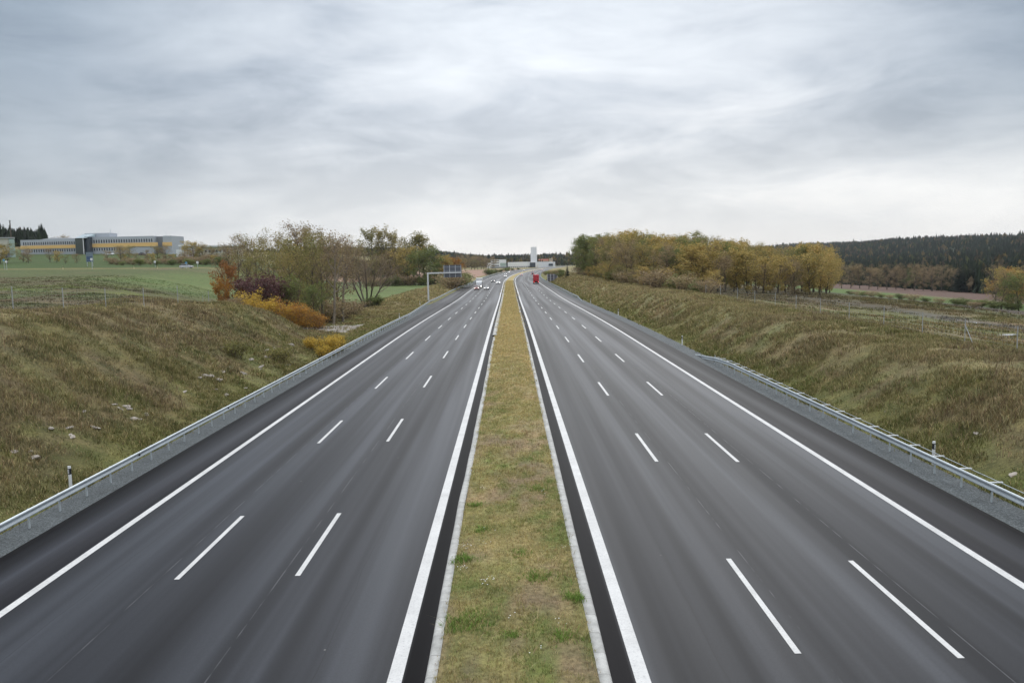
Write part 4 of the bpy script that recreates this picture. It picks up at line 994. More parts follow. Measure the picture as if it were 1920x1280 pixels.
# ---- right lowland: wood edge across the brown field
RL = []
for i in range(14): RL.append(('brownfull' if i % 3 else 'brown', 1560 + i * 17, 494 + random.uniform(-3, 3), 545 + random.uniform(-10, 15)))
for i, (k, px, ty, Z) in enumerate(RL):
    x, y = at(px, Z); plant(k, x, y, max(9, top_h(px, ty, Z, x, y)), f'{ordn(i)} brown tree from the left at the far edge of the brown field', 'brown trees at the far field edge', 1.1)
for i, px in enumerate((1798, 1806, 1815, 1823, 1832, 1841, 1849, 1857)):
    x, y = at(px, 540 + (i % 3) * 8); plant('conifer', x, y, max(12, top_h(px, 490 + (i * 7) % 5, 545, x, y)), f'{ordn(i)} dark conifer from the left in the spruce block on the right', 'dark spruce block on the right', 1.5)
for (k, px, ty, Z, lab) in (('sparse', 1866, 494, 262, 'thin olive tree right of the dark spruce block'), ('ochre', 1890, 500, 240, 'orange-tinged tree near the right edge of the view'), ('brown', 1878, 506, 235, 'brown twiggy tree left of the orange-tinged one at the right edge'), ('green', 1912, 512, 225, 'dark green tree cut by the right edge of the view'),
                            ('bigorange', 1900, 502, 270, 'orange tree behind the trees at the right edge'), ('brown', 1932, 498, 235, 'brown tree beyond the right edge'), ('greenshrub', 1812, 574, 235, 'dark green bush at the right end of the earth mound'), ('greenshrub', 1838, 580, 225, 'low dark bush right of the one at the end of the earth mound'), ('greenshrub', 1868, 576, 230, 'green bush at the foot of the thin olive tree on the right'), ('greenshrub', 1895, 582, 225, 'green bush furthest right at the foot of the edge trees')):
    x, y = at(px, Z); plant(k, x, y, max(2.5, top_h(px, ty, Z, x, y)), lab, None, 1.3 if k != 'greenshrub' else 2.4, 1)

for i in range(12):
    yy = 205 + i * 14; xx = 118 + (i * 37) % 34; plant(('brownshrub', 'greenshrub')[i % 2], xx, yy, random.uniform(1.4, 2.4), f'{ordn(i)} low shrub along the dark earth mound right of the fallow field', 'low shrubs on the earth mound', 2.2, 1)
# ---- small trees before the long building on the left
random.seed(31)
BT = [(8, 458, 330), (20, 455, 335), (50, 462, 345), (60, 470, 335), (100, 466, 340), (112, 470, 338), (150, 474, 330), (128, 480, 325), (206, 468, 345), (232, 460, 340), (238, 463, 345), (246, 460, 350), (262, 472, 335), (284, 468, 340), (292, 474, 330), (302, 460, 345), (316, 458, 348), (330, 476, 335), (340, 478, 335), (352, 470, 330), (369, 452, 335), (386, 454, 335), (378, 468, 330), (398, 466, 325), (410, 462, 325), (276, 478, 330), (365, 476, 332), (322, 480, 328), (345, 482, 328), (310, 480, 330), (390, 480, 320), (402, 482, 318)]
for i, (px, ty, Z) in enumerate(sorted(BT)):
    x, y = at(px, Z); k = ('ochre', 'brownfull', 'brown', 'olive', 'brownfull')[(i * 3) % 5]
    plant(k, x, y, max(3.5, top_h(px, ty, Z, x, y)), f'{ordn(i)} small tree from the left before the long building, {colw[k]}', 'small trees before the long building', 1.5)
x, y = at(127, 640); plant('brownfull', x, y, top_h(127, 440, 640, x, y), 'round dark tree rising behind the roof of the long building', None, 1.5)
x, y = at(109, 620); plant('brownfull', x, y, top_h(109, 445, 620, x, y), 'small dark tree behind the roof left of the round one', None, 1.0)

# ---- far woods: uncountable
def far_wood(name, label, pts, hmin, hmax, mixes, seed=1):
    """pts (n,2); conical and rounded crowns of a few jagged faces each, in one object"""
    rr = np.random.default_rng(seed); n = len(pts); X, Y = pts[:, 0], pts[:, 1]; Z = terrain(X, Y, False); H = rr.uniform(hmin, hmax, n) * (1 + .25 * (rr.random(n) > .93))
    con = rr.random(n) < mixes; tiers = 5; per = 6; V = []; cols = []
    Fs = []; base = 0
    for t in range(tiers):
        f0 = t / tiers
        for j in range(per):
            a = rr.uniform(0, 2 * PI, n); s = np.where(con, (1 - f0 * .8) * .22, .30 * np.sin(PI * (f0 * .8 + .18))) * rr.uniform(.7, 1.25, n) * H
            zz = Z + H * np.where(con, .12 + .72 * f0, .25 + .62 * f0); da = rr.uniform(.5, .95, n)
            top = np.stack([X + rr.normal(0, .02, n) * H, Y + rr.normal(0, .02, n) * H, zz + H * np.where(con, .26, .20)], -1)
            p1 = np.stack([X + np.cos(a) * s, Y + np.sin(a) * s, zz - H * .04], -1); p2 = np.stack([X + np.cos(a + da) * s, Y + np.sin(a + da) * s, zz - H * .04 * rr.random(n)], -1)
            p3 = np.stack([X + np.cos(a + da / 2) * s * .55, Y + np.sin(a + da / 2) * s * .55, zz - H * .16], -1)
            V.append(np.stack([top, p1, p3, p2], 1).reshape(-1, 3)); k = base + np.arange(n) * 4; Fs.append(np.stack([k, k + 1, k + 2, k + 3], -1)); base += 4 * n
            cols.append((con, rr.random(n)))
    auti = rr.random(n); cc = np.where(con[:, None], C(.022, .034, .018), np.where((auti < .35)[:, None], C(.14, .10, .035), np.where((auti < .7)[:, None], C(.085, .065, .04), C(.07, .08, .028))))
    cc = cc * rr.uniform(.7, 1.35, (n, 1)) * (.75 + .6 * fbm(X / 90, Y / 90, 300))[:, None]; ca = np.concatenate([np.repeat(cc * (.75 + .5 * q[1])[:, None], 4, 0) for q in cols])
    o = link(name, npmesh(name, np.concatenate(V), np.concatenate(Fs), colors=ca), mats=M_BLADE)
    return tag(o, label, 'forest', kind='stuff')
rr = np.random.default_rng(5)
def scat(n, f): 
    P = f(rr, n); return P
def sc_right(r, n):
    u = 300 + (r.random(n) ** 1.1) * 1150; y = u * r.uniform(1.05, 3.4, n); return np.stack([u, y], -1)
far_wood('forest', 'dark pine forest with a few yellow trees covering the low hills on the right', sc_right(rr, 11000), 12, 18, .88, 2)
def sc_right2(r, n):
    u = 1350 + r.random(n) * 1900; y = u * r.uniform(1.1, 3.4, n); return np.stack([u, y], -1)
far_wood('forest', 'far bluish forested ridge on the skyline to the right', sc_right2(rr, 6500), 15, 24, .9, 3)
def sc_c(r, n): return np.stack([r.uniform(-900, 1100, n), 1900 + (r.random(n) ** 1.3) * 1300], -1)
far_wood('forest', 'dark conifer forest forming the flat skyline behind the white buildings', sc_c(rr, 6500), 15, 21, .85, 4)
def sc_c2(r, n): return np.stack([r.uniform(-330, 520, n), r.uniform(1290, 1800, n)], -1)
far_wood('forest', 'mixed brown and green wood between the white buildings and the far skyline forest', sc_c2(rr, 2600), 10, 15, .35, 5)
def sc_l(r, n):
    y = r.uniform(640, 830, n); return np.stack([-y * r.uniform(.565, .70, n), y], -1)
P_ = sc_l(rr, 900)
far_wood('forest', 'dark conifer wood on the skyline behind the left end of the long building', P_, 11, 16, .97, 6)
def sc_m(r, n):
    y = r.uniform(560, 900, n); return np.stack([-y * r.uniform(.06, .22, n) - 20, y], -1)
P_ = sc_m(rr, 500); P_ = P_[(P_[:, 0] < -P_[:, 1] * .085 - 22)]
far_wood('forest', 'low mixed wood behind the tall poplar-like trees beyond the meadow', P_, 9, 13, .25, 7)

# ================================================================ BUILDINGS
M_PANEL = plain('grey_panel', (.42, .45, .49), .55, .1); M_PANELD = plain('dark_grey_panel', (.20, .21, .225), .55)
M_YEL = plain('yellow_panel', (.76, .50, .20), .6, var=.08); M_GLASS = plain('dark_glass', (.05, .065, .085), .15, var=.2)
M_WALLW = plain('white_wall', (.78, .79, .80), .6, var=.04); M_WALLP = plain('plaster', (.52, .50, .44), .8, var=.1); M_MINT = plain('mint_panel', (.36, .46, .42), .6)
M_ROOF = plain('roof_membrane', (.42, .43, .44), .8); M_STAIRG = plain('stair_glass', (.075, .085, .08), .2, var=.3)
M_BEIGE = plain('beige_wall', (.62, .50, .36), .8); M_REDROOF = plain('red_tile', (.32, .12, .08), .8); M_STRIPE = plain('pink_grey_blind', (.42, .32, .36), .5)
def bx(name, mat, root, x0, x1, y0, y1, z0, z1, bev=0):
    return MB().box(((x0 + x1) / 2, (y0 + y1) / 2, (z0 + z1) / 2), (x1 - x0, y1 - y0, z1 - z0)).build(name, mat, root, bevel=bev)
def win_row(root, x0, x1, n, z0, z1, y, mat=None, w=.62, proto={}):
    st = (x1 - x0) / n; key = (round(st * w, 3), round(z1 - z0, 3))
    if key not in proto:
        proto[key] = MB().box((0, 0, 0), (st * w, .10, z1 - z0)).mesh('window', mat or M_GLASS)
        mb = MB(); a = st * w / 2; c = (z1 - z0) / 2
        for (cx, cz, dx_, dz_) in ((-a, 0, .07, 2 * c), (a, 0, .07, 2 * c), (0, -c, 2 * a + .07, .07), (0, c, 2 * a + .07, .07)): mb.box((cx, -.06, cz), (dx_, .05, dz_))
        proto[(key, 'f')] = mb.mesh('frame', M_WALLW)
    for i in range(n):
        o = link('window', proto[key], root); o.location = (x0 + st * (i + .5), y - .03, (z0 + z1) / 2); f = link('frame', proto[(key, 'f')], o)
# long three storey building
bxc, byc = at(175, 440); gz = tz(bxc, byc + 2) - .4
LB = thing('office_building', 'long grey building with a yellow band and dark glass stair tower', 'building', (bxc, byc, gz))
k_ = 440 / FPX
def XL(px): return (px - 175) * k_
zt = EYE - gz
def ZL(dy): return zt + dy * k_
bot = -1.5
bx('wall', M_PANEL, LB, XL(48), XL(161), 0, 16, bot, ZL(57.2)); bx('wall', M_PANEL, LB, XL(183), XL(297), -1.2, 16, bot, ZL(59.5))
bx('wall', M_PANELD, LB, XL(297.4), XL(313), 2.5, 16, bot, ZL(58.5)); bx('wall', M_PANEL, LB, XL(313.2), XL(329.5), -.6, 16, bot, ZL(59))
bx('yellow_band', M_YEL, LB, XL(48), XL(160.7), -.35, -.02, ZL(40.5), ZL(46.5)); bx('yellow_band', M_YEL, LB, XL(183.3), XL(304.5), -1.55, -1.22, ZL(40.5), ZL(47.5)); bx('yellow_band', M_YEL, LB, XL(312.5), XL(329.8), -.95, -.62, ZL(40.5), ZL(47.5))
win_row(LB, XL(52), XL(158), 26, ZL(47.2), ZL(53), -.05); win_row(LB, XL(62), XL(158), 22, ZL(34), ZL(39.6), -.05)
win_row(LB, XL(184.5), XL(296), 24, ZL(48.2), ZL(54.6), -1.25); win_row(LB, XL(184.5), XL(240), 12, ZL(34), ZL(39.6), -1.25); win_row(LB, XL(184.5), XL(240), 12, ZL(23), ZL(28), -1.25)
bx('stair_tower', M_STAIRG, LB, XL(160.4), XL(175), -6, 3, bot, ZL(57.5)); bx('stair_tower', M_GLASS, LB, XL(175.2), XL(183.6), -4.5, 4, bot, ZL(60))
MB().prism([(-6.3, ZL(57.7)), (4, ZL(57.7)), (4, ZL(66.5))], 0, XL(160), XL(181)).build('glass_roof', plain('roof_glass', (.42, .50, .52), .15), LB)
bx('white_mullion', M_WALLW, LB, XL(174.9), XL(176), -6.25, -6.01, bot, ZL(57.4))
bx('penthouse', M_PANEL, LB, XL(161), XL(207), 4.2, 13, ZL(57.3), ZL(67.6)); MB().tube((XL(203), 8, ZL(67)), (XL(203), 8, ZL(76)), .09).build('antenna', M_GALV, LB); MB().tube((XL(307), 8, ZL(58)), (XL(307), 8, ZL(64)), .12).build('antenna', M_GALV, LB)
MB().prism([(XL(70), ZL(57.3)), (XL(160), ZL(57.3)), (XL(130), ZL(60)), (XL(96), ZL(60.8))], 1, 5, 14).build('roof', M_ROOF, LB)
# green building at the far left
x, y = at(18, 400); z = tz(x, y) - 1
GB = thing('hall_building', 'pale hall with a mint green end panel at the far left edge', 'building', (x, y, z), math.radians(31)); k2 = 400 / FPX; zt2 = EYE - z
bx('wall', M_WALLP, GB, -14, 1.9, 0, 14, 0, zt2 + 61 * k2); bx('end_panel', M_MINT, GB, 2.0, 4.3, -.4, 12, 0, zt2 + 60 * k2); bx('roof', M_ROOF, GB, -14.3, 4.5, -.6, 14.3, zt2 + 61.2 * k2, zt2 + 63 * k2)
win_row(GB, -12, 1, 4, zt2 + 44 * k2, zt2 + 49 * k2, -.02)
bx('door', M_PANELD, GB, -1.2, 1.8, -.12, -.02, 0, zt2 + 38 * k2)
# low building right of it
x, y = at(385, 400); z = tz(x, y) - .5; LW = thing('low_building', 'low pale flat-roofed building right of the long grey building', 'building', (x, y, z)); zt3 = EYE - z
def X3(px): return (px - 385) * k2
bx('wall', M_WALLP, LW, X3(346), X3(372), 0, 12, 0, zt3 + 39 * k2); bx('wall', M_WALLP, LW, X3(372.3), X3(448), 2, 12, 0, zt3 + 37 * k2)
bx('roof', M_WALLW, LW, X3(342), X3(374), -1.2, 12.5, zt3 + 39.2 * k2, zt3 + 42 * k2); bx('roof', M_WALLW, LW, X3(374.2), X3(452), .8, 12.5, zt3 + 37.2 * k2, zt3 + 40 * k2)
bx('white_annex', M_WALLW, LW, X3(331), X3(344.5), 3, 10, 0, zt3 + 34 * k2); win_row(LW, X3(378), X3(446), 10, zt3 + 27 * k2, zt3 + 32 * k2, 1.95); win_row(LW, X3(349), X3(370), 4, zt3 + 20 * k2, zt3 + 34 * k2, -.05, M_STRIPE)
# white works in the centre
def center_thing(name, label, cat, px, Z): x, y = at(px, Z); return thing(name, label, cat, (x, y, 0)), x
Zc = 1150.; kc = Zc / FPX
def XC(px, p0): return (px - p0) * kc
def ZC(py, px): return EYE + (hz_y(px) - py) * kc
o, _ = center_thing('office_block', 'white three-storey office block at the left end of the distant white works', 'building', 935, Zc)
bx('wall', M_WALLW, o, XC(920.5, 935), XC(949, 935), 0, 14, -2, ZC(486.6, 935)); bx('annex', M_WALLW, o, XC(913, 935), XC(920.2, 935), 2, 12, -2, ZC(492, 935)); bx('base', M_PANELD, o, XC(921, 935), XC(950, 935), -.4, -.02, -2, ZC(500, 935))
for (a, b_) in ((488.2, 489.8), (492.2, 493.8), (496.6, 499)): win_row(o, XC(921.5, 935), XC(936, 935), 8, ZC(b_, 935), ZC(a, 935), -.02, None, .86)
bx('glazed_corner', M_MINT, o, XC(938, 935), XC(948.7, 935), -.3, -.02, ZC(499, 935), ZC(493, 935))
o, _ = center_thing('factory_hall', 'long white factory hall between the office block and the tower', 'building', 972, Zc)
bx('wall', M_WALLW, o, XC(952, 972), XC(993, 972), 0, 30, ZC(499, 972), ZC(491.2, 972)); bx('base', M_PANELD, o, XC(952, 972), XC(993, 972), .5, 30, -2, ZC(499.1, 972)); bx('link', M_GLASS, o, XC(949.4, 972), XC(951.8, 972), 1, 12, -2, ZC(493, 972))
win_row(o, XC(955, 972), XC(991, 972), 10, ZC(502, 972), ZC(499.6, 972), .45, M_WALLW, .5)
o, _ = center_thing('glass_pavilion', 'dark glass entrance pavilion at the foot of the white tower', 'building', 999, Zc)
bx('wall', M_GLASS, o, XC(993.4, 999), XC(1003.5, 999), -3, 12, -2, ZC(492, 999)); bx('roof', M_WALLW, o, XC(993.2, 999), XC(1003.8, 999), -3.3, 12.3, ZC(491.9, 999), ZC(491, 999))
o, _ = center_thing('tower', 'tall plain white tower rising above the distant works', 'tower', 1001, Zc + 20)
MB().box((0, 7, (ZC(463, 1001) - 2) / 2), (XC(1007, 1001) - XC(995, 1001), 9, ZC(463, 1001) + 2), taper=.93).build('shaft', M_WALLW, o)
MB().box((1.6, 7, (ZC(493, 1001) - 2) / 2), (12.6, 11, ZC(491, 1001) + 2)).build('base', M_WALLW, o)
mb = MB()
for r_ in range(9):
    for c__ in range(3): mb.box((-2.6 + 2.6 * c__, 2.45, 11.2 + 2.1 * r_), (1.1, .3, .5))
mb.build('vent', M_ROOF, o)
o, _ = center_thing('factory_hall', 'white hall with a rounded glazed right end, right of the tower', 'building', 1024, Zc - 30); kz = 0
pts = [(XC(1008.4, 1024), 0), (XC(1034, 1024), 0), (XC(1038, 1024), 1.2), (XC(1040.5, 1024), 5), (XC(1041, 1024), 12), (XC(1041, 1024), 30), (XC(1008.4, 1024), 30)]
MB().prism(pts, 2, -2, ZC(491, 1024)).build('wall', M_WALLW, o)
bx('window', M_GLASS, o, XC(1028, 1024), XC(1036, 1024), -.5, -.02, ZC(498, 1024), ZC(494, 1024)); bx('roof', M_ROOF, o, XC(1008, 1024), XC(1033, 1024), 1, 29, ZC(490.9, 1024), ZC(490.2, 1024))
o, _ = center_thing('house', 'small beige house behind the white hall right of the tower', 'house', 1033, Zc + 160); k5 = (Zc + 160) / FPX
bx('wall', M_BEIGE, o, -2.5, 2.5, 0, 8, 0, EYE + (hz_y(1033) - 484.5) * k5); bx('chimney', M_BEIGE, o, 1, 2, 3, 4, EYE, EYE + (hz_y(1033) - 482.5) * k5)
win_row(o, -2, 2, 2, EYE - 1, EYE + .4, -.03)
o, _ = center_thing('house', 'long low red-roofed house row behind the white hall right of the tower', 'house', 1020, Zc + 190); k5 = (Zc + 190) / FPX
bx('wall', M_BEIGE, o, -9, 7, 0, 8, 0, EYE + (hz_y(1020) - 488.5) * k5); MB().prism([(-.6, EYE - .3 + (hz_y(1020) - 488.5) * k5), (8.6, EYE - .3 + (hz_y(1020) - 488.5) * k5), (4, EYE + (hz_y(1020) - 485.5) * k5)], 0, -9.4, 7.4).build('roof', M_REDROOF, o)

# ================================================================ MAST, PYLON SIGN, FIELD ROAD POSTS
x, y = at(31.5, 560); z = tz(x, y); o = thing('mast', 'tall thin dark mast above the conifer wood on the far left', 'mast', (x, y, z)); hm = EYE + (hz_y(31) - 415) / FPX * 560 - z
MB().tube((0, 0, 0), (0, 0, hm), .55, .35, 8).build('shaft', M_BARK, o); MB().box((0, 0, hm * .995), (.9, .9, .5)).build('cap', M_PANELD, o)
x, y = at(174, 305); z = tz(x, y); o = thing('sign_pylon', 'tall blue-grey sign board on two posts before the stair tower of the long building', 'sign', (x, y, z)); hm = EYE + (hz_y(174) - 473) / FPX * 305 - z
MS = plain('blue_grey_sign', (.16, .21, .26), .4); MSB = plain('blue_sign', (.055, .10, .20), .4)
bx('board', MS, o, -1.3, 1.3, -.15, .15, 1.6, hm, .02); bx('blue_plate', MSB, o, -1.0, 1.0, -.20, -.16, 1.8, hm - 2.9); bx('blue_plate', MSB, o, -1.0, 1.0, -.20, -.16, hm - 2.7, hm - 1.6)
for s in (-1, 1): bx('post', M_GALV, o, s * 1.0 - .08, s * 1.0 + .08, -.08, .08, -.3, 1.59)
M_CREAM = plain('cream_post', (.66, .60, .36), .6); M_CREAM2 = M_WHITEP
def small_post(px, ty, Z, lab, head=None):
    x, y = at(px, Z); z = tz(x, y); h = EYE + (hz_y(px) - ty) / FPX * Z - z; h = max(h, 1.1); o = thing('road_sign' if head else 'marker_post', lab, 'road sign' if head else 'marker post', (x, y, z))
    MB().tube((0, 0, -.2), (0, 0, h), .07 if head else .09, n=8).build('post', M_CREAM if px in (177, 123, 255, 299) else M_GALV, o)
    if head == 'box': MB().box((0, -.1, h - .35), (.75, .08, .75)).build('panel', M_WHITEP, o, bevel=.02)
    elif head == 'round': MB().tube((0, -.06, h - .3), (0, -.12, h - .3), .38, n=16).build('panel', M_WHITEP, o)
    elif head == 'blue': MB().tube((0, -.06, h - .3), (0, -.12, h - .3), .38, n=16).build('panel', plain('cyan_sign', (.12, .30, .45), .4), o)
    else: MB().tube((0, 0, h - .35), (0, 0, h - .1), .095, n=8).build('black_band', M_BLACK, o)
small_post(177.5, 484, 266, 'cream post with a white panel standing by the field road before the blue-grey sign board', 'box')
small_post(18.8, 489, 262, 'white round road sign by the field road near the left edge', 'round'); small_post(14.5, 486, 268, 'blue round sign just behind the white round one near the left edge', 'blue'); small_post(1.5, 486, 262, 'white sign cut by the left edge of the view', 'round')
small_post(123, 499, 264, 'small cream marker post on the field road left of the panel post'); small_post(255, 499, 264, 'small cream marker post on the field road, middle of three'); small_post(299, 499, 266, 'small cream marker post on the field road left of the silver car')
small_post(374, 490, 266, 'white sign by the field road right of the silver car', 'box'); small_post(353, 491, 262, 'blue round road sign in front of the silver car', 'blue'); small_post(295, 489, 292, 'pale sign board on the lawn before the long building', 'box')

# ================================================================ OVERHEAD GANTRY AND RIGHT SIGN
M_LGREY = plain('light_grey_steel', (.62, .64, .66), .5, .1, var=.06); M_BACK = plain('sign_back', (.115, .125, .15), .45, .2, var=.1); M_BLUE = plain('sign_blue', (.02, .08, .32), .4)
Zg = 206; x = -20.6; z = tz(x, Zg); G = thing('sign_gantry', 'grey cantilever gantry over the left carriageway carrying a dark-backed road sign', 'sign gantry', (x, Zg, z)); ha = EYE - 20.8 * Zg / FPX - z
MB().box((0, 0, ha / 2), (.42, .42, ha + .4), taper=.86).build('post', M_LGREY, G, bevel=.03); MB().box((0, 0, .12), (.9, .9, .3)).build('base_plate', M_KERB, G)
al = 8.6
MB().box((al / 2 - .2, 0, ha + .02), (al, .34, .36)).build('arm', M_LGREY, G, bevel=.03)
x0, x1 = 4.0, 8.55; zb, ztp = ha - 1.15, ha + 1.95
mb = MB().box(((x0 + x1) / 2, .40, (zb + ztp) / 2), (x1 - x0, .10, ztp - zb)); P_ = mb.build('sign_panel', M_BACK, G)
bx('sign_face', M_BLUE, P_, x0 + .05, x1 - .05, .455, .475, zb + .05, ztp - .05)
for i in range(4): 
    xx = x0 + .12 + (x1 - x0 - .24) * i / 3; bx('rib', M_LGREY, G, xx - .05, xx + .05, .24, .345, zb, ztp)
for i in range(3): bx('stiffener', M_PANEL, G, x0, x1, .30, .343, zb + .5 + i * 1.05 - .03, zb + .5 + i * 1.05 + .03)
Zr = 372; p = uY(19.8, Zr); z = tz(p.x, Zr); o = thing('roadside_sign', 'large dark road sign on pale posts behind the distant right guardrail', 'road sign', (p.x, Zr, z), math.radians(-30))
hs = EYE + (486.2 - 513.5) / FPX * Zr - z
bx('sign_panel', M_BACK, o, -2.6, 2.6, -.05, .05, hs - 3.2, hs)
for i in range(4): xx = -2.5 + 5.0 * i / 3; bx('post', M_LGREY, o, xx - .09, xx + .09, -.23, -.06, -.3, hs + .1)
for i in range(3): bx('stiffener', M_PANEL, o, -2.6, 2.6, -.12, -.055, hs - 2.8 + i * 1.2, hs - 2.7 + i * 1.2)

# ================================================================ VEHICLES
M_TYRE = plain('tyre', (.02, .02, .02), .8); M_RIM = plain('rim', (.45, .46, .48), .35, .6); M_CGLASS = plain('car_glass', (.02, .025, .03), .08)
M_HEAD = plain('lit_headlight', (.9, .9, .9), .2, emit=((1, .96, .88), 7.0)); M_TAIL = plain('lit_tail_light', (.5, .03, .03), .3, emit=((1, .05, .04), 2.2)); M_PLATE = plain('number_plate', (.7, .7, .66), .5)
def carpaint(name, col): 
    mm = plain(name, col, .28, .25, var=.03); return mm
def wheel(parent, x, y, r, w):
    o = MB().tube((-w / 2, 0, 0), (w / 2, 0, 0), r, n=20).build('wheel', M_TYRE, parent, bevel=.0); o.location = (x, y, r)
    MB().tube((-w / 2 - .012, 0, 0), (w / 2 + .012, 0, 0), r * .62, n=14).build('rim', M_RIM, o)
def make_car(label, paint, loc, rot, wagon=False, lights=True, group=None):
    """front towards -Y of the thing"""
    t = thing('car', label, 'car', loc, rot, group)
    def ring(y, w, zb, zt_, tw):
        return [(-w, y, zb), (-w * 1.02, y, zb + .22), (-w, y, (zb + zt_) / 2 + .1), (-tw, y, zt_), (tw, y, zt_), (w, y, (zb + zt_) / 2 + .1), (w * 1.02, y, zb + .22), (w, y, zb)]
    R = [ring(-2.18, .62, .38, .62, .52), ring(-2.08, .80, .24, .74, .68), ring(-1.5, .88, .20, .88, .74), ring(-.9, .89, .20, .95, .78), ring(.6, .90, .20, .97, .80), ring(1.55, .89, .20, .98, .78), ring(2.0, .84, .26, .92, .72), ring(2.16, .70, .38, .80, .62)]
    MB().loft(R).build('body', paint, t, smooth=True)
    def r4(y, w, z, tw, z2): return [(-w, y, z), (-tw, y, z2), (tw, y, z2), (w, y, z)]
    e = 2.0 if wagon else 1.55
    MB().loft([r4(-.95, .76, .93, .70, .96), r4(-.25, .78, .93, .62, 1.38), r4(.55, .78, .93, .63, 1.44), r4(e - .5, .77, .93, .60, 1.40 if wagon else 1.33), r4(e, .74, .93, .66, .97)]).build('windows', M_CGLASS, t, smooth=True)
    MB().loft([r4(-.28, .63, 1.375, .55, 1.42), r4(.55, .64, 1.44, .56, 1.475), r4(e - .45, .61, 1.395 if wagon else 1.33, .54, 1.43 if wagon else 1.37)]).build('roof', paint, t, smooth=True)
    for sx in (-1, 1):
        for y in (-1.35, 1.32): wheel(t, sx * .79, y, .31, .2)
        MB().loft([[(sx * .50, -2.17, .60), (sx * .76, -2.08, .60), (sx * .76, -2.10, .72), (sx * .50, -2.19, .70)], [(sx * .50, -2.05, .60), (sx * .76, -1.95, .60), (sx * .76, -1.95, .73), (sx * .50, -2.05, .71)]]).build('headlight', M_HEAD if lights else M_GREY, t)
        MB().box((sx * .66, 2.12, .78), (.26, .1, .16)).build('tail_light', M_TAIL if lights else plain('tail_lens', (.25, .02, .02), .3), t)
        MB().box((sx * .95, -.7, .98), (.16, .10, .12)).build('mirror', paint, t, bevel=.02)
    bx('grille', M_BLACK, t, -.42, .42, -2.20, -2.1, .42, .60); bx('number_plate', M_PLATE, t, -.26, .26, -2.22, -2.205, .36, .47)
    return t
def make_truck(label, paint, loc, rot, L_=8.2, H_=3.5, cabpaint=None, tail=True):
    t = thing('truck', label, 'truck', loc, rot); cp = cabpaint or paint
    MB().box((0, .9 + 1.0, .75 + H_ / 2 - .1), (2.45, L_ - 2.4, H_ - 1.0)).build('cargo_box', paint, t, bevel=.04)
    MB().loft([[(-1.1, y, z0), (-1.1, y, z1), (1.1, y, z1), (1.1, y, z0)] for (y, z0, z1) in ((-L_ / 2 + .35, .5, 1.2), (-L_ / 2 + .5, .45, 2.2), (-L_ / 2 + .85, .45, 2.65), (-L_ / 2 + 2.2, .45, 2.75))]).build('cab', cp, t, bevel=.03)
    MB().prism([(-L_ / 2 + .50, 1.35), (-L_ / 2 + .45, 1.35), (-L_ / 2 + .54, 2.2), (-L_ / 2 + .60, 2.2)], 0, -.98, .98).build('windscreen', M_CGLASS, t)
    for s in (-1, 1): bx('side_window', M_CGLASS, t, s * 1.105 - .012, s * 1.105 + .012, -L_ / 2 + .9, -L_ / 2 + 1.7, 1.45, 2.15)
    bx('chassis', M_BLACK, t, -.9, .9, -L_ / 2 + .6, L_ / 2 - .3, .42, .95)
    for y in (-L_ / 2 + 1.2, L_ / 2 - 1.5):
        for s in (-1, 1): wheel(t, s * 1.02, y, .48, .28)
    for s in (-1, 1):
        bx('headlight', M_HEAD, t, s * .85 - .17, s * .85 + .17, -L_ / 2 + .30, -L_ / 2 + .345, .62, .85)
        bx('tail_light', M_TAIL, t, s * .95 - .16, s * .95 + .16, L_ / 2 - .29, L_ / 2 - .2, .68, .86); bx('mirror', M_BLACK, t, s * 1.28 - .1, s * 1.28 + .1, -L_ / 2 + .5, -L_ / 2 + .62, 1.5, 2.1)
    return t
WH = carpaint('white_paint', (.72, .73, .74)); SI = carpaint('silver_paint', (.42, .43, .45)); RD = plain('red_body', (.52, .03, .045), .45, var=.04); DK = carpaint('dark_blue_paint', (.03, .04, .07)); BK = carpaint('black_paint', (.02, .02, .022)); MR = carpaint('maroon_paint', (.22, .02, .03))
def rot_at(Y): return -math.atan(2 * max(0, Y - 375) / 8800)
Y = 322; make_truck('white box truck coming towards the camera in the outer lane of the left carriageway', WH, uY(-11.9, Y), rot_at(Y), 8.0, 3.6)
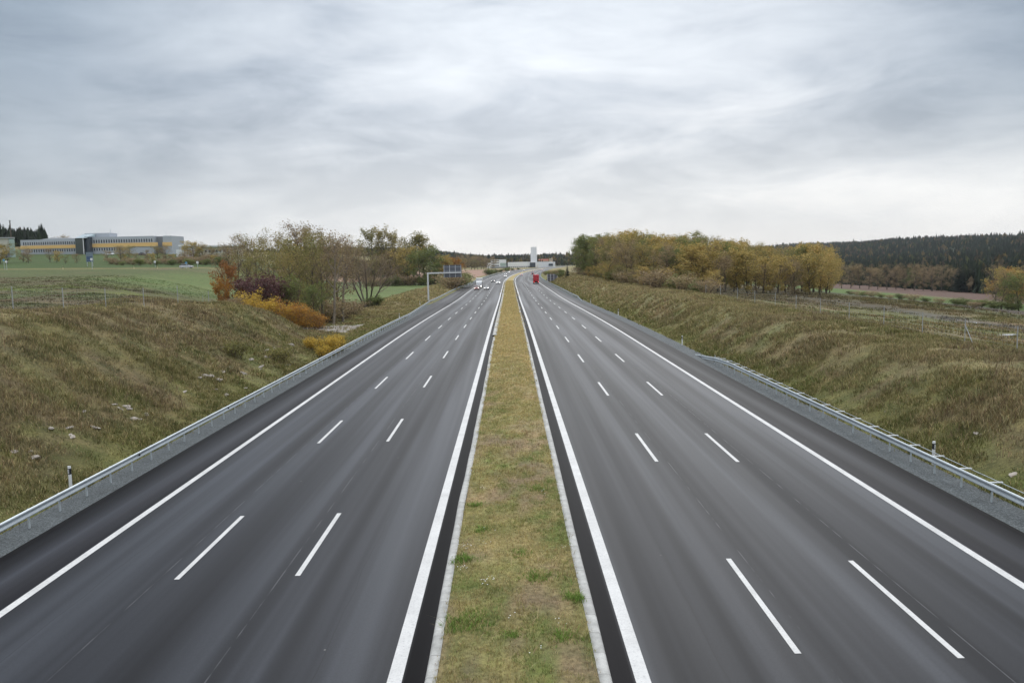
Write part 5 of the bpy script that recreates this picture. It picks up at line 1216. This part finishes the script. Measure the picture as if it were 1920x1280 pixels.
for (u, Y, paint, lab, back, wag) in ((-8.3, 296, SI, 'silver car with lit headlights, nearest of those in the left carriageway middle lane', 0, False),
        (-11.9, 296, MR, 'dark red car just ahead of the white box truck in the outer lane', 0, True),
        (-5.0, 372, WH, 'white car with lit headlights, inner lane of the left carriageway, behind the silver one', 0, False),
        (-8.2, 408, DK, 'dark blue car with headlights on, middle lane beyond the white car', 0, True),
        (-4.8, 520, WH, 'distant white car approaching in the inner lane where the road begins to bend', 0, False),
        (-8.3, 600, SI, 'distant silver car approaching in the middle lane of the bend', 0, False), (-12, 700, WH, 'far white car approaching in the outer lane of the bend', 0, False), (-5, 790, SI, 'farthest silver car on the left carriageway at the end of the visible road', 0, False),
        (4.7, 560, WH, 'distant white car driving away in the inner lane of the right carriageway', 1, False), (12.0, 585, BK, 'black car beyond the red truck in the outer lane of the right carriageway', 1, True), (8.3, 700, SI, 'far silver car driving away in the middle lane of the right carriageway', 1, False), (11.9, 800, WH, 'farthest white car driving away in the outer lane of the right carriageway', 1, False)):
    make_car(lab, paint, uY(u, Y), rot_at(Y) + (PI if back else 0), wag, True, 'cars on the motorway')
Y = 366; make_truck('red box truck driving away in the outer lane of the right carriageway', RD, uY(12.0, Y), rot_at(Y) + PI, 8.5, 3.8)
x, y = at(353, 272); make_car('silver estate car driving along the field road on the left', SI, (x, y, tz(x, y)), math.radians(97), True, False)
for (px, Z, pa, lab) in ((212, 420, WH, 'white car parked before the ground floor of the long building'), (273, 415, DK, 'dark blue car parked among the small trees before the long building')):
    x, y = at(px, Z); make_car(lab, pa, (x, y, tz(x, y)), math.radians(80), False, False)

# ================================================================ HAZE
hb = MB().box((0, 4300, 190), (15500, 9600, 480)).build('haze', bpy.data.materials.new('haze_air'))
hm_ = hb.data.materials[0]; hm_.use_nodes = True; t_ = hm_.node_tree; t_.nodes.clear()
pv = t_.nodes.new('ShaderNodeVolumePrincipled'); pv.inputs['Color'].default_value = (.86, .91, .97, 1); pv.inputs['Density'].default_value = 0.000045; pv.inputs['Anisotropy'].default_value = .2
ot = t_.nodes.new('ShaderNodeOutputMaterial'); t_.links.new(pv.outputs[0], ot.inputs['Volume']); hb['kind'] = 'stuff'
